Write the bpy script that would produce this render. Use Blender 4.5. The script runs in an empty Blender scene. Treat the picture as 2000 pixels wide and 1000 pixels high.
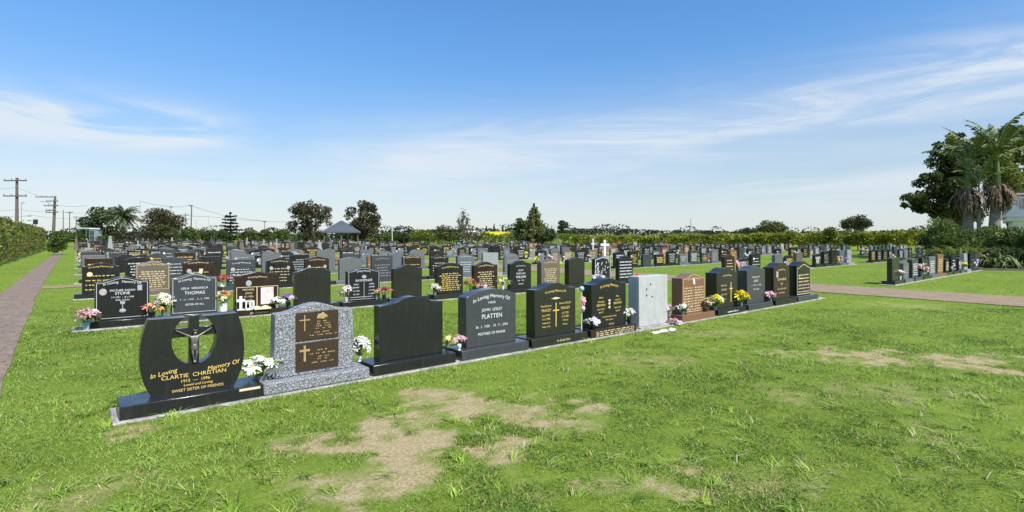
import bpy, math, random
import numpy as np
from mathutils import Vector, Matrix, Euler

# ------------------------------------------------------------------ camera, sky, sun
C = bpy.context.scene
COL = C.collection
F, HY, EYE = 1040.0, 465.0, 1.6           # focal length and horizon in pixels of a 2000 px wide picture
SUN_EL, SUN_AZ = math.radians(50), math.radians(138)   # azimuth clockwise from the view direction (+Y)

cd = bpy.data.cameras.new('camera'); cam = bpy.data.objects.new('camera', cd); COL.objects.link(cam)
cam.location = (0, 0, EYE); cam.rotation_euler = (math.pi/2, 0, 0)
cd.sensor_width = 36; cd.lens = 36*F/2000; cd.shift_y = -(500-HY)/2000
cd.clip_start = 0.05; cd.clip_end = 9000
C.camera = cam
C.view_settings.view_transform = 'Standard'; C.view_settings.look = 'None'
C.view_settings.exposure = 0.5; C.view_settings.gamma = 1; C.view_settings.use_curve_mapping = False

def make_world():
    w = bpy.data.worlds.new('World'); C.world = w; w.use_nodes = True
    nt = w.node_tree; N = nt.nodes; L = nt.links; N.clear()
    out = N.new('ShaderNodeOutputWorld'); bg = N.new('ShaderNodeBackground'); L.new(bg.outputs[0], out.inputs[0])
    bg.inputs[1].default_value = 0.11
    sky = N.new('ShaderNodeTexSky'); sky.sky_type = 'NISHITA'; sky.sun_disc = False
    sky.sun_elevation = SUN_EL; sky.sun_rotation = SUN_AZ
    sky.air_density = 1.1; sky.dust_density = 0.35; sky.ozone_density = 2.4
    tc = N.new('ShaderNodeTexCoord'); sp = N.new('ShaderNodeSeparateXYZ'); L.new(tc.outputs['Generated'], sp.inputs[0])
    def m(op, a, b=None, c=None, clamp=False):
        n = N.new('ShaderNodeMath'); n.operation = op; n.use_clamp = clamp
        for i, v in enumerate((a, b, c)):
            if v is None: continue
            if isinstance(v, (int, float)): n.inputs[i].default_value = v
            else: L.new(v, n.inputs[i])
        return n.outputs[0]
    az = m('ARCTAN2', sp.outputs[0], sp.outputs[1]); el = m('ARCSINE', sp.outputs[2])
    def noise(su, sv, sc, rot, det=7, rough=0.6, dist=0.5, off=0.0):
        cv = N.new('ShaderNodeCombineXYZ'); L.new(az, cv.inputs[0]); L.new(el, cv.inputs[1]); cv.inputs[2].default_value = off
        mp = N.new('ShaderNodeMapping'); L.new(cv.outputs[0], mp.inputs[0])
        mp.inputs['Rotation'].default_value = (0, 0, rot); mp.inputs['Scale'].default_value = (su, sv, 1)
        n = N.new('ShaderNodeTexNoise'); L.new(mp.outputs[0], n.inputs['Vector'])
        n.inputs['Scale'].default_value = sc; n.inputs['Detail'].default_value = det
        n.inputs['Roughness'].default_value = rough; n.inputs['Distortion'].default_value = dist
        return n.outputs['Fac']
    def ramp(x, a, b):
        n = N.new('ShaderNodeMapRange'); n.interpolation_type = 'SMOOTHSTEP'
        L.new(x, n.inputs[0]); n.inputs[1].default_value = a; n.inputs[2].default_value = b
        return n.outputs[0]
    def bell(x, c, wdt):      # 1 at c, falling off over wdt
        d = m('DIVIDE', m('SUBTRACT', x, c), wdt)
        return m('POWER', 2.718, m('MULTIPLY', m('MULTIPLY', d, d), -1.0))
    # A: bright streaked cloud at the left
    a1 = ramp(noise(1.0, 5.0, 3.4, -0.08, 8, 0.58, 0.8, 0.3), 0.30, 0.62)
    wA = m('MULTIPLY', bell(el, 0.172, 0.032), m('SUBTRACT', 1.0, ramp(az, -0.62, -0.40)))
    A = m('MULTIPLY', m('MULTIPLY', a1, wA), 1.6)
    # B: long thin diagonal band climbing to the right
    b1 = ramp(noise(0.9, 7.0, 3.2, 0.07, 9, 0.64, 0.9, 1.7), 0.36, 0.70)
    lineB = m('SUBTRACT', el, m('ADD', m('MULTIPLY', az, 0.078), 0.180))
    wB = m('MULTIPLY', bell(lineB, -0.014, 0.060), m('MULTIPLY', ramp(az, -0.52, -0.12), 1.0))
    B = m('MULTIPLY', m('MULTIPLY_ADD', b1, 0.55, 0.32), m('MULTIPLY', wB, 1.0))
    B2 = m('MULTIPLY', m('MULTIPLY', b1, m('MULTIPLY', bell(lineB, 0.008, 0.036), ramp(az, 0.25, 0.70))), 0.28)
    # C: veil low over the horizon
    c1 = ramp(noise(1.0, 7.0, 2.6, 0.05, 8, 0.6, 0.6, 4.1), 0.32, 0.72)
    Cc = m('MULTIPLY', m('MULTIPLY', c1, bell(el, 0.075, 0.05)), 0.55)
    hz = m('MULTIPLY', bell(el, -0.01, 0.16), 0.62)
    tot = m('ADD', m('ADD', A, m('ADD', B, B2)), m('ADD', Cc, hz), None, True)
    tot = m('MULTIPLY', tot, 0.86)
    tint = N.new('ShaderNodeMix'); tint.data_type = 'RGBA'; tint.blend_type = 'MULTIPLY'; tint.inputs[0].default_value = 1.0
    L.new(sky.outputs[0], tint.inputs[6]); 
    tr = N.new('ShaderNodeMix'); tr.data_type = 'RGBA'; L.new(ramp(el, 0.02, 0.40), tr.inputs[0])
    tr.inputs[6].default_value = (0.68, 0.72, 0.78, 1); tr.inputs[7].default_value = (0.60, 0.95, 1.23, 1); L.new(tr.outputs[2], tint.inputs[7])
    mix = N.new('ShaderNodeMix'); mix.data_type = 'RGBA'
    L.new(tot, mix.inputs[0]); L.new(tint.outputs[2], mix.inputs[6]); mix.inputs[7].default_value = (5.0, 5.45, 5.9, 1)
    L.new(mix.outputs[2], bg.inputs[0])
make_world()

sd = bpy.data.lights.new('sun', 'SUN'); sd.energy = 4.2; sd.angle = math.radians(0.53); sd.color = (1.0, 0.955, 0.88)
sun = bpy.data.objects.new('sun', sd); COL.objects.link(sun)
_sd = Vector((math.sin(SUN_AZ)*math.cos(SUN_EL), math.cos(SUN_AZ)*math.cos(SUN_EL), math.sin(SUN_EL)))
sun.rotation_euler = _sd.to_track_quat('Z', 'Y').to_euler(); sun.location = (20, -20, 40)

# ------------------------------------------------------------------ helpers
TH = math.atan2(1270, F); SR, CR = math.sin(TH), math.cos(TH)     # rows run along r = (SR, CR), n = (-CR, SR) is "further back"
ROWROT = math.atan2(CR, SR)
def ab(a, b, z=0.0): return Vector((a*SR - b*CR, a*CR + b*SR, z))
def to_ab(x, y): return x*SR + y*CR, -x*CR + y*SR
def G(px, py, h=0.0):
    Y = (EYE-h)*F/(py-HY); return Vector(((px-1000)/F*Y, Y, h))
def at(px, py, Y): return Vector(((px-1000)/F*Y, Y, EYE + (HY-py)*Y/F))

def tag(o, label=None, cat=None, group=None, kind=None):
    if label: o['label'] = label
    if cat: o['category'] = cat
    if group: o['group'] = group
    if kind: o['kind'] = kind
    return o
def empty(name, loc, label, cat, rz=0.0, group=None):
    o = bpy.data.objects.new(name, None); COL.objects.link(o); o.empty_display_size = 0.2
    o.location = loc; o.rotation_euler = (0, 0, rz)
    return tag(o, label, cat, group)
def link_mesh(name, me, parent=None):
    o = bpy.data.objects.new(name, me); COL.objects.link(o)
    if parent: o.parent = parent
    return o
def bevel(o, w=0.008, seg=2):
    md = o.modifiers.new('bevel', 'BEVEL'); md.width = w; md.segments = seg; md.limit_method = 'ANGLE'; md.angle_limit = math.radians(40)
    return o

_tc = {}
def text_geom(s):
    if s in _tc: return _tc[s]
    cu = bpy.data.curves.new('t', 'FONT'); cu.body = s; cu.size = 1.0; cu.resolution_u = 3; cu.fill_mode = 'FRONT'
    o = bpy.data.objects.new('t', cu); COL.objects.link(o)
    dg = bpy.context.evaluated_depsgraph_get(); dg.update()
    me = bpy.data.meshes.new_from_object(o.evaluated_get(dg))
    v = np.array([x.co[:2] for x in me.vertices]); f = [list(p.vertices) for p in me.polygons]
    bpy.data.objects.remove(o); bpy.data.curves.remove(cu); bpy.data.meshes.remove(me)
    if len(v):
        lo, hi = v.min(0), v.max(0); v = v - np.array([(lo[0]+hi[0])/2, 0.0])
    _tc[s] = (v, f, (hi[0]-lo[0]) if len(v) else 0); return _tc[s]

class MB:
    def __init__(s): s.v = []; s.f = []; s.m = []; s.cur = 0; s.T = None
    def add(s, vs, fs):
        o = len(s.v)
        if s.T is not None: vs = [tuple(s.T @ Vector(v)) for v in vs]
        s.v.extend([tuple(v) for v in vs]); s.f.extend([tuple(i+o for i in f) for f in fs]); s.m.extend([s.cur]*len(fs)); return s
    def box(s, x0, x1, y0, y1, z0, z1, tx=0.0):     # tx: taper of the top
        vs = [(x0,y0,z0),(x1,y0,z0),(x1,y1,z0),(x0,y1,z0),(x0+tx,y0+tx,z1),(x1-tx,y0+tx,z1),(x1-tx,y1-tx,z1),(x0+tx,y1-tx,z1)]
        return s.add(vs, [(3,2,1,0),(4,5,6,7),(0,1,5,4),(1,2,6,5),(2,3,7,6),(3,0,4,7)])
    def prism(s, prof, y0, y1):                      # profile in x,z (counter-clockwise seen from -y)
        n = len(prof)
        vs = [(x,y0,z) for x,z in prof] + [(x,y1,z) for x,z in prof]
        fs = [tuple(range(n)), tuple(range(2*n-1, n-1, -1))] + [(i, i+n, (i+1)%n+n, (i+1)%n) for i in range(n)]
        return s.add(vs, [fs[0], fs[1]] + fs[2:])
    def tube(s, pts, rad, n=8, cap=True):
        pts = [Vector(p) for p in pts]
        if not hasattr(rad, '__len__'): rad = [rad]*len(pts)
        vs = []; fs = []; up = None
        for i, p in enumerate(pts):
            d = (pts[min(i+1, len(pts)-1)] - pts[max(i-1, 0)]).normalized()
            if up is None: up = Vector((1,0,0)) if abs(d.x) < 0.8 else Vector((0,1,0))
            a = d.cross(up).normalized(); b = d.cross(a); up = -b.cross(d).cross(d) if False else up
            for k in range(n):
                t = 2*math.pi*k/n; vs.append(p + (a*math.cos(t) + b*math.sin(t))*rad[i])
        for i in range(len(pts)-1):
            for k in range(n): fs.append((i*n+k, i*n+(k+1)%n, (i+1)*n+(k+1)%n, (i+1)*n+k))
        if cap: fs.append(tuple(range(n-1, -1, -1))); fs.append(tuple((len(pts)-1)*n+k for k in range(n)))
        return s.add(vs, fs)
    def lathe(s, prof, c=(0,0,0), n=14):
        vs = []; fs = []
        for r, z in prof:
            for k in range(n):
                t = 2*math.pi*k/n; vs.append((c[0]+r*math.cos(t), c[1]+r*math.sin(t), c[2]+z))
        for i in range(len(prof)-1):
            for k in range(n): fs.append((i*n+k, i*n+(k+1)%n, (i+1)*n+(k+1)%n, (i+1)*n+k))
        fs.append(tuple(range(n-1,-1,-1))); fs.append(tuple((len(prof)-1)*n+k for k in range(n)))
        return s.add(vs, fs)
    def ball(s, c, r, n=10, m=6, sq=(1,1,1), jit=0.0, rnd=random):
        vs = [(c[0], c[1], c[2]-r*sq[2])]; fs = []
        for i in range(1, m):
            ph = math.pi*i/m - math.pi/2
            for k in range(n):
                t = 2*math.pi*k/n; q = r*(1+rnd.uniform(-jit, jit))
                vs.append((c[0]+q*sq[0]*math.cos(ph)*math.cos(t), c[1]+q*sq[1]*math.cos(ph)*math.sin(t), c[2]+q*sq[2]*math.sin(ph)))
        vs.append((c[0], c[1], c[2]+r*sq[2]))
        for k in range(n): fs.append((0, 1+(k+1)%n, 1+k))
        for i in range(m-2):
            for k in range(n): a = 1+i*n; fs.append((a+k, a+(k+1)%n, a+n+(k+1)%n, a+n+k))
        a = 1+(m-2)*n
        for k in range(n): fs.append((a+k, a+(k+1)%n, len(vs)-1))
        return s.add(vs, fs)
    def text(s, st, cx, cz, size, y, bend=0.0, hw=0.35, shear=0.0, rot=0.0, maxw=None, bold=1.0):
        v, f, w = text_geom(st)
        if not len(v): return s
        kx = size*bold
        if maxw and w*kx > maxw: kx = maxw/w
        vs = []
        cr, sr_ = math.cos(rot), math.sin(rot)
        for x, z in v:
            X = x*kx + shear*z*size; Z = z*size
            X, Z = X*cr - Z*sr_, X*sr_ + Z*cr
            vs.append((cx+X, y, cz + Z + bend*(1-(X/hw)**2)))
        return s.add(vs, f)
    def build(s, name, mats, parent=None, smooth=True):
        me = s.mesh(name, mats, smooth)
        return link_mesh(name, me, parent)
    def mesh(s, name, mats, smooth=True):
        me = bpy.data.meshes.new(name); me.from_pydata(s.v, [], s.f)
        for m in (mats if isinstance(mats, (list, tuple)) else [mats]): me.materials.append(m)
        me.polygons.foreach_set('material_index', s.m)
        if smooth:
            me.polygons.foreach_set('use_smooth', [True]*len(s.f)); me.set_sharp_from_angle(angle=math.radians(34))
        me.update(); return me

def big_mesh(name, V, nper, mats, col=None, parent=None, smooth=False, tri_idx=None):
    """V: (n, nper, 3) polygons with own vertices"""
    n = V.shape[0]; me = bpy.data.meshes.new(name)
    if tri_idx is None:
        me.vertices.add(n*nper); me.vertices.foreach_set('co', V.astype(np.float32).ravel())
        me.loops.add(n*nper); me.loops.foreach_set('vertex_index', np.arange(n*nper, dtype=np.int32))
        me.polygons.add(n); me.polygons.foreach_set('loop_start', np.arange(0, n*nper, nper, dtype=np.int32))
    else:
        k = len(tri_idx); m_ = V.shape[1]
        me.vertices.add(n*m_); me.vertices.foreach_set('co', V.astype(np.float32).ravel())
        idx = (np.arange(n)[:, None, None]*m_ + np.array(tri_idx)[None]).astype(np.int32)
        q = len(tri_idx[0])
        me.loops.add(n*k*q); me.loops.foreach_set('vertex_index', idx.ravel())
        me.polygons.add(n*k); me.polygons.foreach_set('loop_start', np.arange(0, n*k*q, q, dtype=np.int32))
    if col is not None:
        a = me.color_attributes.new('Col', 'FLOAT_COLOR', 'POINT')
        rep = V.shape[1]
        cc = np.concatenate([np.repeat(col, rep, axis=0), np.ones((n*rep, 1))], axis=1).astype(np.float32)
        a.data.foreach_set('color', cc.ravel())
    for m in (mats if isinstance(mats, (list, tuple)) else [mats]): me.materials.append(m)
    me.update(calc_edges=True)
    if smooth: me.polygons.foreach_set('use_smooth', np.ones(len(me.polygons), dtype=bool))
    return link_mesh(name, me, parent)

# ------------------------------------------------------------------ materials
def mat(name, col, rough=0.6, var=0.0, vscale=8.0, col2=None, bump=0.0, bscale=40.0, metal=0.0, spec=0.5, coat=0.0, detail=6, speck=None, speckscale=180):
    m = bpy.data.materials.new(name); m.use_nodes = True
    nt = m.node_tree; N = nt.nodes; L = nt.links; p = N['Principled BSDF']
    p.inputs['Roughness'].default_value = rough; p.inputs['Metallic'].default_value = metal
    p.inputs['Specular IOR Level'].default_value = spec; p.inputs['Coat Weight'].default_value = coat
    tc = N.new('ShaderNodeTexCoord')
    c2 = col2 if col2 else tuple(max(0, c*(1-var)) for c in col); c1 = col if col2 else tuple(c*(1+var) for c in col)
    n = N.new('ShaderNodeTexNoise'); n.inputs['Scale'].default_value = vscale; n.inputs['Detail'].default_value = detail
    n.inputs['Roughness'].default_value = 0.65
    L.new(tc.outputs['Object'], n.inputs['Vector'])
    r = N.new('ShaderNodeMapRange'); L.new(n.outputs['Fac'], r.inputs[0]); r.inputs[1].default_value = 0.32; r.inputs[2].default_value = 0.68
    mx = N.new('ShaderNodeMix'); mx.data_type = 'RGBA'; L.new(r.outputs[0], mx.inputs[0])
    mx.inputs[6].default_value = (*c2, 1); mx.inputs[7].default_value = (*c1, 1)
    outc = mx.outputs[2]
    if speck:
        v = N.new('ShaderNodeTexNoise'); v.inputs['Scale'].default_value = speckscale; v.inputs['Detail'].default_value = 2
        L.new(tc.outputs['Object'], v.inputs['Vector'])
        rr = N.new('ShaderNodeMapRange'); L.new(v.outputs['Fac'], rr.inputs[0]); rr.inputs[1].default_value = 0.52; rr.inputs[2].default_value = 0.66
        m2 = N.new('ShaderNodeMix'); m2.data_type = 'RGBA'; L.new(rr.outputs[0], m2.inputs[0]); L.new(outc, m2.inputs[6]); m2.inputs[7].default_value = (*speck, 1)
        outc = m2.outputs[2]
    L.new(outc, p.inputs['Base Color'])
    if bump:
        b = N.new('ShaderNodeBump'); b.inputs['Strength'].default_value = bump; b.inputs['Distance'].default_value = 0.02
        n2 = N.new('ShaderNodeTexNoise'); n2.inputs['Scale'].default_value = bscale; n2.inputs['Detail'].default_value = 5
        L.new(tc.outputs['Object'], n2.inputs['Vector']); L.new(n2.outputs['Fac'], b.inputs['Height']); L.new(b.outputs[0], p.inputs['Normal'])
    return m
def leaf_mat(name, trans=0.42, rough=0.5, spec=0.35):
    m = bpy.data.materials.new(name); m.use_nodes = True
    nt = m.node_tree; N = nt.nodes; L = nt.links; p = N['Principled BSDF']; out = N['Material Output']
    a = N.new('ShaderNodeVertexColor'); a.layer_name = 'Col'
    p.inputs['Roughness'].default_value = rough; p.inputs['Specular IOR Level'].default_value = spec
    L.new(a.outputs[0], p.inputs['Base Color'])
    t = N.new('ShaderNodeBsdfTranslucent'); L.new(a.outputs[0], t.inputs[0])
    mx = N.new('ShaderNodeMixShader'); mx.inputs[0].default_value = trans
    L.new(p.outputs[0], mx.inputs[1]); L.new(t.outputs[0], mx.inputs[2]); L.new(mx.outputs[0], out.inputs[0])
    return m
M = {}
M['black'] = mat('black_granite', (0.017,0.0175,0.018), 0.17, 0.35, 60, speck=(0.03,0.031,0.032), speckscale=260)
M['blackg'] = mat('green_black_granite', (0.024,0.024,0.019), 0.18, 0.3, 60, speck=(0.04,0.042,0.036), speckscale=240)
M['brownblack'] = mat('brown_black_granite', (0.030,0.019,0.014), 0.18, 0.3, 50, speck=(0.05,0.03,0.022), speckscale=240)
M['charcoal'] = mat('charcoal_granite', (0.045,0.048,0.054), 0.18, 0.25, 50, speck=(0.10,0.105,0.11), speckscale=220)
M['grey'] = mat('grey_granite', (0.115,0.12,0.125), 0.30, 0.2, 30, speck=(0.20,0.205,0.21), speckscale=200)
M['bluegrey'] = mat('blue_grey_granite', (0.10,0.11,0.13), 0.25, 0.2, 30, speck=(0.22,0.24,0.28), speckscale=200)
M['palegrey'] = mat('pale_grey_granite', (0.25,0.253,0.25), 0.45, 0.15, 24, speck=(0.48,0.48,0.48), speckscale=180)
M['white'] = mat('white_marble', (0.70,0.69,0.66), 0.5, 0.1, 9, bump=0.05)
M['brown'] = mat('red_brown_granite', (0.20,0.095,0.055), 0.2, 0.35, 60, speck=(0.34,0.19,0.12), speckscale=200)
M['sand'] = mat('sandy_brown_granite', (0.13,0.10,0.07), 0.3, 0.25, 40, speck=(0.24,0.19,0.14), speckscale=200)
M['concrete'] = mat('weathered_concrete', (0.36,0.345,0.31), 0.85, 0.45, 5, bump=0.35, bscale=60, speck=(0.20,0.185,0.15), speckscale=35)
M['gold'] = mat('gilded_lettering', (0.80,0.56,0.16), 0.45, 0.1, 40, spec=0.4)
M['palegold'] = mat('pale_gold_lettering', (0.74,0.60,0.36), 0.5, 0.1, 40, spec=0.4)
M['wlet'] = mat('white_lettering', (0.72,0.74,0.76), 0.55, 0.08, 40)
M['greylet'] = mat('grey_lettering', (0.36,0.38,0.40), 0.55, 0.08, 40)
M['bronze'] = mat('bronze_plaque', (0.060,0.038,0.024), 0.38, 0.25, 30, metal=0.25, bump=0.05, bscale=300)
M['bronzelet'] = mat('raised_bronze', (0.52,0.36,0.17), 0.4, 0.2, 50, metal=0.3)
M['pewter'] = mat('pewter_metal', (0.19,0.17,0.155), 0.42, 0.4, 30, metal=0.6, bump=0.15, bscale=90)
M['photo'] = mat('ceramic_photo', (0.55,0.50,0.46), 0.3, 0.3, 40, col2=(0.30,0.26,0.24))
M['photocol'] = mat('printed_portrait', (0.78,0.72,0.72), 0.3, 0.2, 9, col2=(0.62,0.45,0.42))
M['border'] = mat('white_border', (0.55,0.56,0.57), 0.5, 0.08, 40)
M['stem'] = mat('green_leaf', (0.07,0.16,0.03), 0.5, 0.3, 20)
M['limeleaf'] = mat('lime_leaf', (0.28,0.42,0.06), 0.5, 0.2, 20)
M['oliveleaf'] = mat('olive_leaf', (0.10,0.13,0.05), 0.55, 0.3, 20)
for n_, c_ in dict(fwhite=(0.80,0.79,0.74), fcream=(0.78,0.70,0.48), fpink=(0.72,0.36,0.38), fpalepink=(0.74,0.52,0.55), frose=(0.62,0.16,0.18), fred=(0.55,0.03,0.03),
                   fpurple=(0.28,0.09,0.42), flilac=(0.60,0.50,0.72), fyellow=(0.80,0.66,0.03), forange=(0.62,0.30,0.12), fpaleyellow=(0.78,0.76,0.34), fbrown=(0.16,0.08,0.05)).items():
    M[n_] = mat('petal_'+n_[1:], c_, 0.6, 0.12, 30)
M['vwhite'] = mat('white_glaze', (0.75,0.75,0.73), 0.25, 0.05, 20); M['vblack'] = mat('black_glaze', (0.02,0.02,0.022), 0.2, 0.1, 20)
M['vgrey'] = mat('grey_stone_pot', (0.25,0.25,0.25), 0.5, 0.2, 20); M['vglass'] = mat('pale_blue_glaze', (0.35,0.55,0.58), 0.2, 0.1, 20)
def weathered(m, rlo, rhi, dust):
    nt = m.node_tree; N = nt.nodes; L = nt.links; p = N['Principled BSDF']; src = p.inputs['Base Color'].links[0].from_socket
    tc = N.new('ShaderNodeTexCoord'); n = N.new('ShaderNodeTexNoise'); n.inputs['Scale'].default_value = 3.5; n.inputs['Detail'].default_value = 8; n.inputs['Roughness'].default_value = 0.7
    L.new(tc.outputs['Object'], n.inputs['Vector'])
    r = N.new('ShaderNodeMapRange'); L.new(n.outputs['Fac'], r.inputs[0]); r.inputs[1].default_value = .35; r.inputs[2].default_value = .7; r.inputs[3].default_value = rlo; r.inputs[4].default_value = rhi
    L.new(r.outputs[0], p.inputs['Roughness'])
    mp = N.new('ShaderNodeMapping'); mp.inputs['Scale'].default_value = (14, 14, 2.2); L.new(tc.outputs['Object'], mp.inputs[0])
    n2 = N.new('ShaderNodeTexNoise'); n2.inputs['Scale'].default_value = 1.3; n2.inputs['Detail'].default_value = 7; L.new(mp.outputs[0], n2.inputs['Vector'])
    r2 = N.new('ShaderNodeMapRange'); L.new(n2.outputs['Fac'], r2.inputs[0]); r2.inputs[1].default_value = .52; r2.inputs[2].default_value = .75; r2.inputs[4].default_value = dust
    mx = N.new('ShaderNodeMix'); mx.data_type = 'RGBA'; L.new(r2.outputs[0], mx.inputs[0]); L.new(src, mx.inputs[6]); mx.inputs[7].default_value = (0.22,0.21,0.19,1); L.new(mx.outputs[2], p.inputs['Base Color'])
for k_, d_ in (('black',.045),('blackg',.045),('brownblack',.05),('charcoal',.10),('grey',.25),('bluegrey',.2)): weathered(M[k_], .09 if k_ != 'grey' else .25, .34, d_)
M['bark'] = mat('grey_brown_bark', (0.13,0.10,0.075), 0.9, 0.4, 6, bump=0.6, bscale=14)
M['palebark'] = mat('pale_palm_bark', (0.22,0.195,0.16), 0.85, 0.3, 5, bump=0.4, bscale=18)
M['pole'] = mat('weathered_timber', (0.13,0.105,0.085), 0.85, 0.3, 3, bump=0.3)
M['steel'] = mat('galvanised_steel', (0.42,0.43,0.44), 0.5, 0.1, 5, metal=0.4)
M['wire'] = mat('black_cable', (0.03,0.03,0.035), 0.6, 0.1, 5)
M['leaf'] = leaf_mat('foliage'); M['grassb'] = leaf_mat('grass_blades', 0.30, 0.55, 0.25)
M['dead'] = mat('dead_frond', (0.17,0.115,0.07), 0.85, 0.4, 5, bump=0.4)

def crackle():
    m = bpy.data.materials.new('crackled_grey_granite'); m.use_nodes = True
    nt = m.node_tree; N = nt.nodes; L = nt.links; p = N['Principled BSDF']; p.inputs['Roughness'].default_value = 0.6
    tc = N.new('ShaderNodeTexCoord'); nz = N.new('ShaderNodeTexNoise'); nz.inputs['Scale'].default_value = 12; L.new(tc.outputs['Object'], nz.inputs['Vector'])
    ad = N.new('ShaderNodeMix'); ad.data_type = 'RGBA'; ad.blend_type = 'ADD'; ad.inputs[0].default_value = 0.06
    L.new(tc.outputs['Object'], ad.inputs[6]); L.new(nz.outputs['Color'], ad.inputs[7])
    hs = []
    for sc, lo, hi in ((34, 0.02, 0.16), (75, 0.02, 0.25)):
        v = N.new('ShaderNodeTexVoronoi'); v.feature = 'DISTANCE_TO_EDGE'; v.inputs['Scale'].default_value = sc; L.new(ad.outputs[2], v.inputs['Vector'])
        r = N.new('ShaderNodeMapRange'); r.inputs[1].default_value = lo; r.inputs[2].default_value = hi; L.new(v.outputs['Distance'], r.inputs[0]); hs.append(r.outputs[0])
    mu = N.new('ShaderNodeMath'); mu.operation = 'MULTIPLY_ADD'; mu.use_clamp = True
    L.new(hs[1], mu.inputs[0]); mu.inputs[1].default_value = 0.45; sb = N.new('ShaderNodeMath'); sb.operation = 'MULTIPLY'; L.new(hs[0], sb.inputs[0]); sb.inputs[1].default_value = 0.62
    L.new(sb.outputs[0], mu.inputs[2])
    mx = N.new('ShaderNodeMix'); mx.data_type = 'RGBA'; L.new(mu.outputs[0], mx.inputs[0])
    mx.inputs[6].default_value = (0.045,0.047,0.05,1); mx.inputs[7].default_value = (0.46,0.47,0.49,1)
    L.new(mx.outputs[2], p.inputs['Base Color'])
    b = N.new('ShaderNodeBump'); b.inputs['Strength'].default_value = 0.7; b.inputs['Distance'].default_value = 0.012; L.new(mu.outputs[0], b.inputs['Height']); L.new(b.outputs[0], p.inputs['Normal'])
    return m
M['crackle'] = crackle()
def stained():
    m = mat('stained_pale_concrete', (0.43,0.435,0.425), 0.8, 0.1, 8, bump=0.12, bscale=50)
    nt = m.node_tree; N = nt.nodes; L = nt.links; p = N['Principled BSDF']; src = p.inputs['Base Color'].links[0].from_socket
    tc = N.new('ShaderNodeTexCoord'); mp = N.new('ShaderNodeMapping'); L.new(tc.outputs['Object'], mp.inputs[0]); mp.inputs['Scale'].default_value = (9, 9, 1.3)
    n = N.new('ShaderNodeTexNoise'); n.inputs['Scale'].default_value = 1.2; n.inputs['Detail'].default_value = 6; L.new(mp.outputs[0], n.inputs['Vector'])
    r = N.new('ShaderNodeMapRange'); r.inputs[1].default_value = 0.5; r.inputs[2].default_value = 0.75; r.inputs[4].default_value = 0.5; L.new(n.outputs['Fac'], r.inputs[0])
    mx = N.new('ShaderNodeMix'); mx.data_type = 'RGBA'; L.new(r.outputs[0], mx.inputs[0]); L.new(src, mx.inputs[6]); mx.inputs[7].default_value = (0.34,0.31,0.22,1)
    L.new(mx.outputs[2], p.inputs['Base Color']); return m
M['stained'] = stained()

# ------------------------------------------------------------------ numpy noise
def vnoise(x, y, sc, seed=0):
    x = x*sc; y = y*sc; xi = np.floor(x).astype(np.int64); yi = np.floor(y).astype(np.int64); fx = x-xi; fy = y-yi
    fx = fx*fx*(3-2*fx); fy = fy*fy*(3-2*fy)
    def h(a, b):
        n = (a*374761393 + b*668265263 + seed*974711) & 0x7fffffff
        n = ((n ^ (n >> 13))*1274126177) & 0x7fffffff
        return ((n ^ (n >> 16)) & 0xffff)/65535.0
    return (h(xi,yi)*(1-fx)+h(xi+1,yi)*fx)*(1-fy) + (h(xi,yi+1)*(1-fx)+h(xi+1,yi+1)*fx)*fy
def fbm(x, y, sc, seed=0, o=4):
    t = 0; a = 0.5; s = 0
    for i in range(o): t = t + a*vnoise(x, y, sc*2**i, seed+i); s += a; a *= 0.55
    return t/s
DRY = [(840,775,50,14,1),(740,858,95,32,1.7),(790,905,120,24,1.6),(690,955,110,36,1.6),(960,885,60,22,1),(1045,803,100,16,1),(600,930,70,22,.5),
       (130,975,70,22,.5),(285,945,50,18,.55),(900,800,60,14,.9),(1100,830,60,14,.6),(1210,950,110,20,1.1),(1640,690,100,7,1),(1800,706,180,9,1.2),(1965,724,60,8,1.3),(1850,865,90,22,.35),
       (1700,770,120,16,.35),(1780,597,50,5,.4),(260,845,30,12,.5),(1500,930,120,30,.3),(1250,700,90,10,.3),(640,860,50,20,.5), (1420,650,80,5,.3)]
_dry = []
for px, py, rx, ry, s_ in DRY:
    c = G(px, py); _dry.append((c.x, c.y, rx*c.y/F, abs(G(px, py-ry).y - G(px, py+ry).y)/2, s_))
def dryness(x, y):
    d = np.zeros_like(x); nz = fbm(x, y, 2.6, 5, 5); nz2 = fbm(x, y, 8.0, 15, 4) 
    for cx, cy, rx, ry, s_ in _dry:
        q = np.sqrt(((x-cx)/(rx*1.25))**2 + ((y-cy)/(ry*1.25))**2)
        d = np.maximum(d, s_*np.clip((1.25-q-(nz-0.5)*3.0-(nz2-.5)*1.8)*1.8, 0, 1))
    d = d*(0.30+0.8*np.clip((fbm(x, y, 5.0, 31, 3)-.38)*7, 0, 1))*(0.45+0.65*np.clip((fbm(x, y, 13.0, 47, 3)-.38)*5, 0, 1))
    return np.clip(d, 0, 1)

# ------------------------------------------------------------------ ground, paths
ROWS = [5.72 + 6.03*k for k in range(19)]
BLOCK = [(0.0, 13), (21.3, 13), (39.4, 13), (57.0, 12)]
PITCH = 1.16
def on_path(a, b):
    p = ((a > -1.69) & (a < np.interp(b, [-16, 0, 7.4, 21, 54, 75], [-.2, -.42, -.60, -.86, -1.0, -1.05])-.02) & (b > -20) & (b < 75)) | ((a > 17.03) & (a < 19.77) & (b > -30) & (b < 120)) | ((a > -0.75) & (a < 1.6) & (b > 22.2) & (b < 23.5))
    return p
def on_beam(a, b):
    r = np.zeros(a.shape, bool)
    for k, bk in enumerate(ROWS):
        for a0, n in BLOCK:
            if a0 > 30 and k < 1: continue
            r |= (b > bk-0.045) & (b < bk+0.47) & (a > a0-0.03+(0.28 if bk < 6 and a0 == 0 else 0)) & (a < a0+0.35+PITCH*n)
    return r

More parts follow.
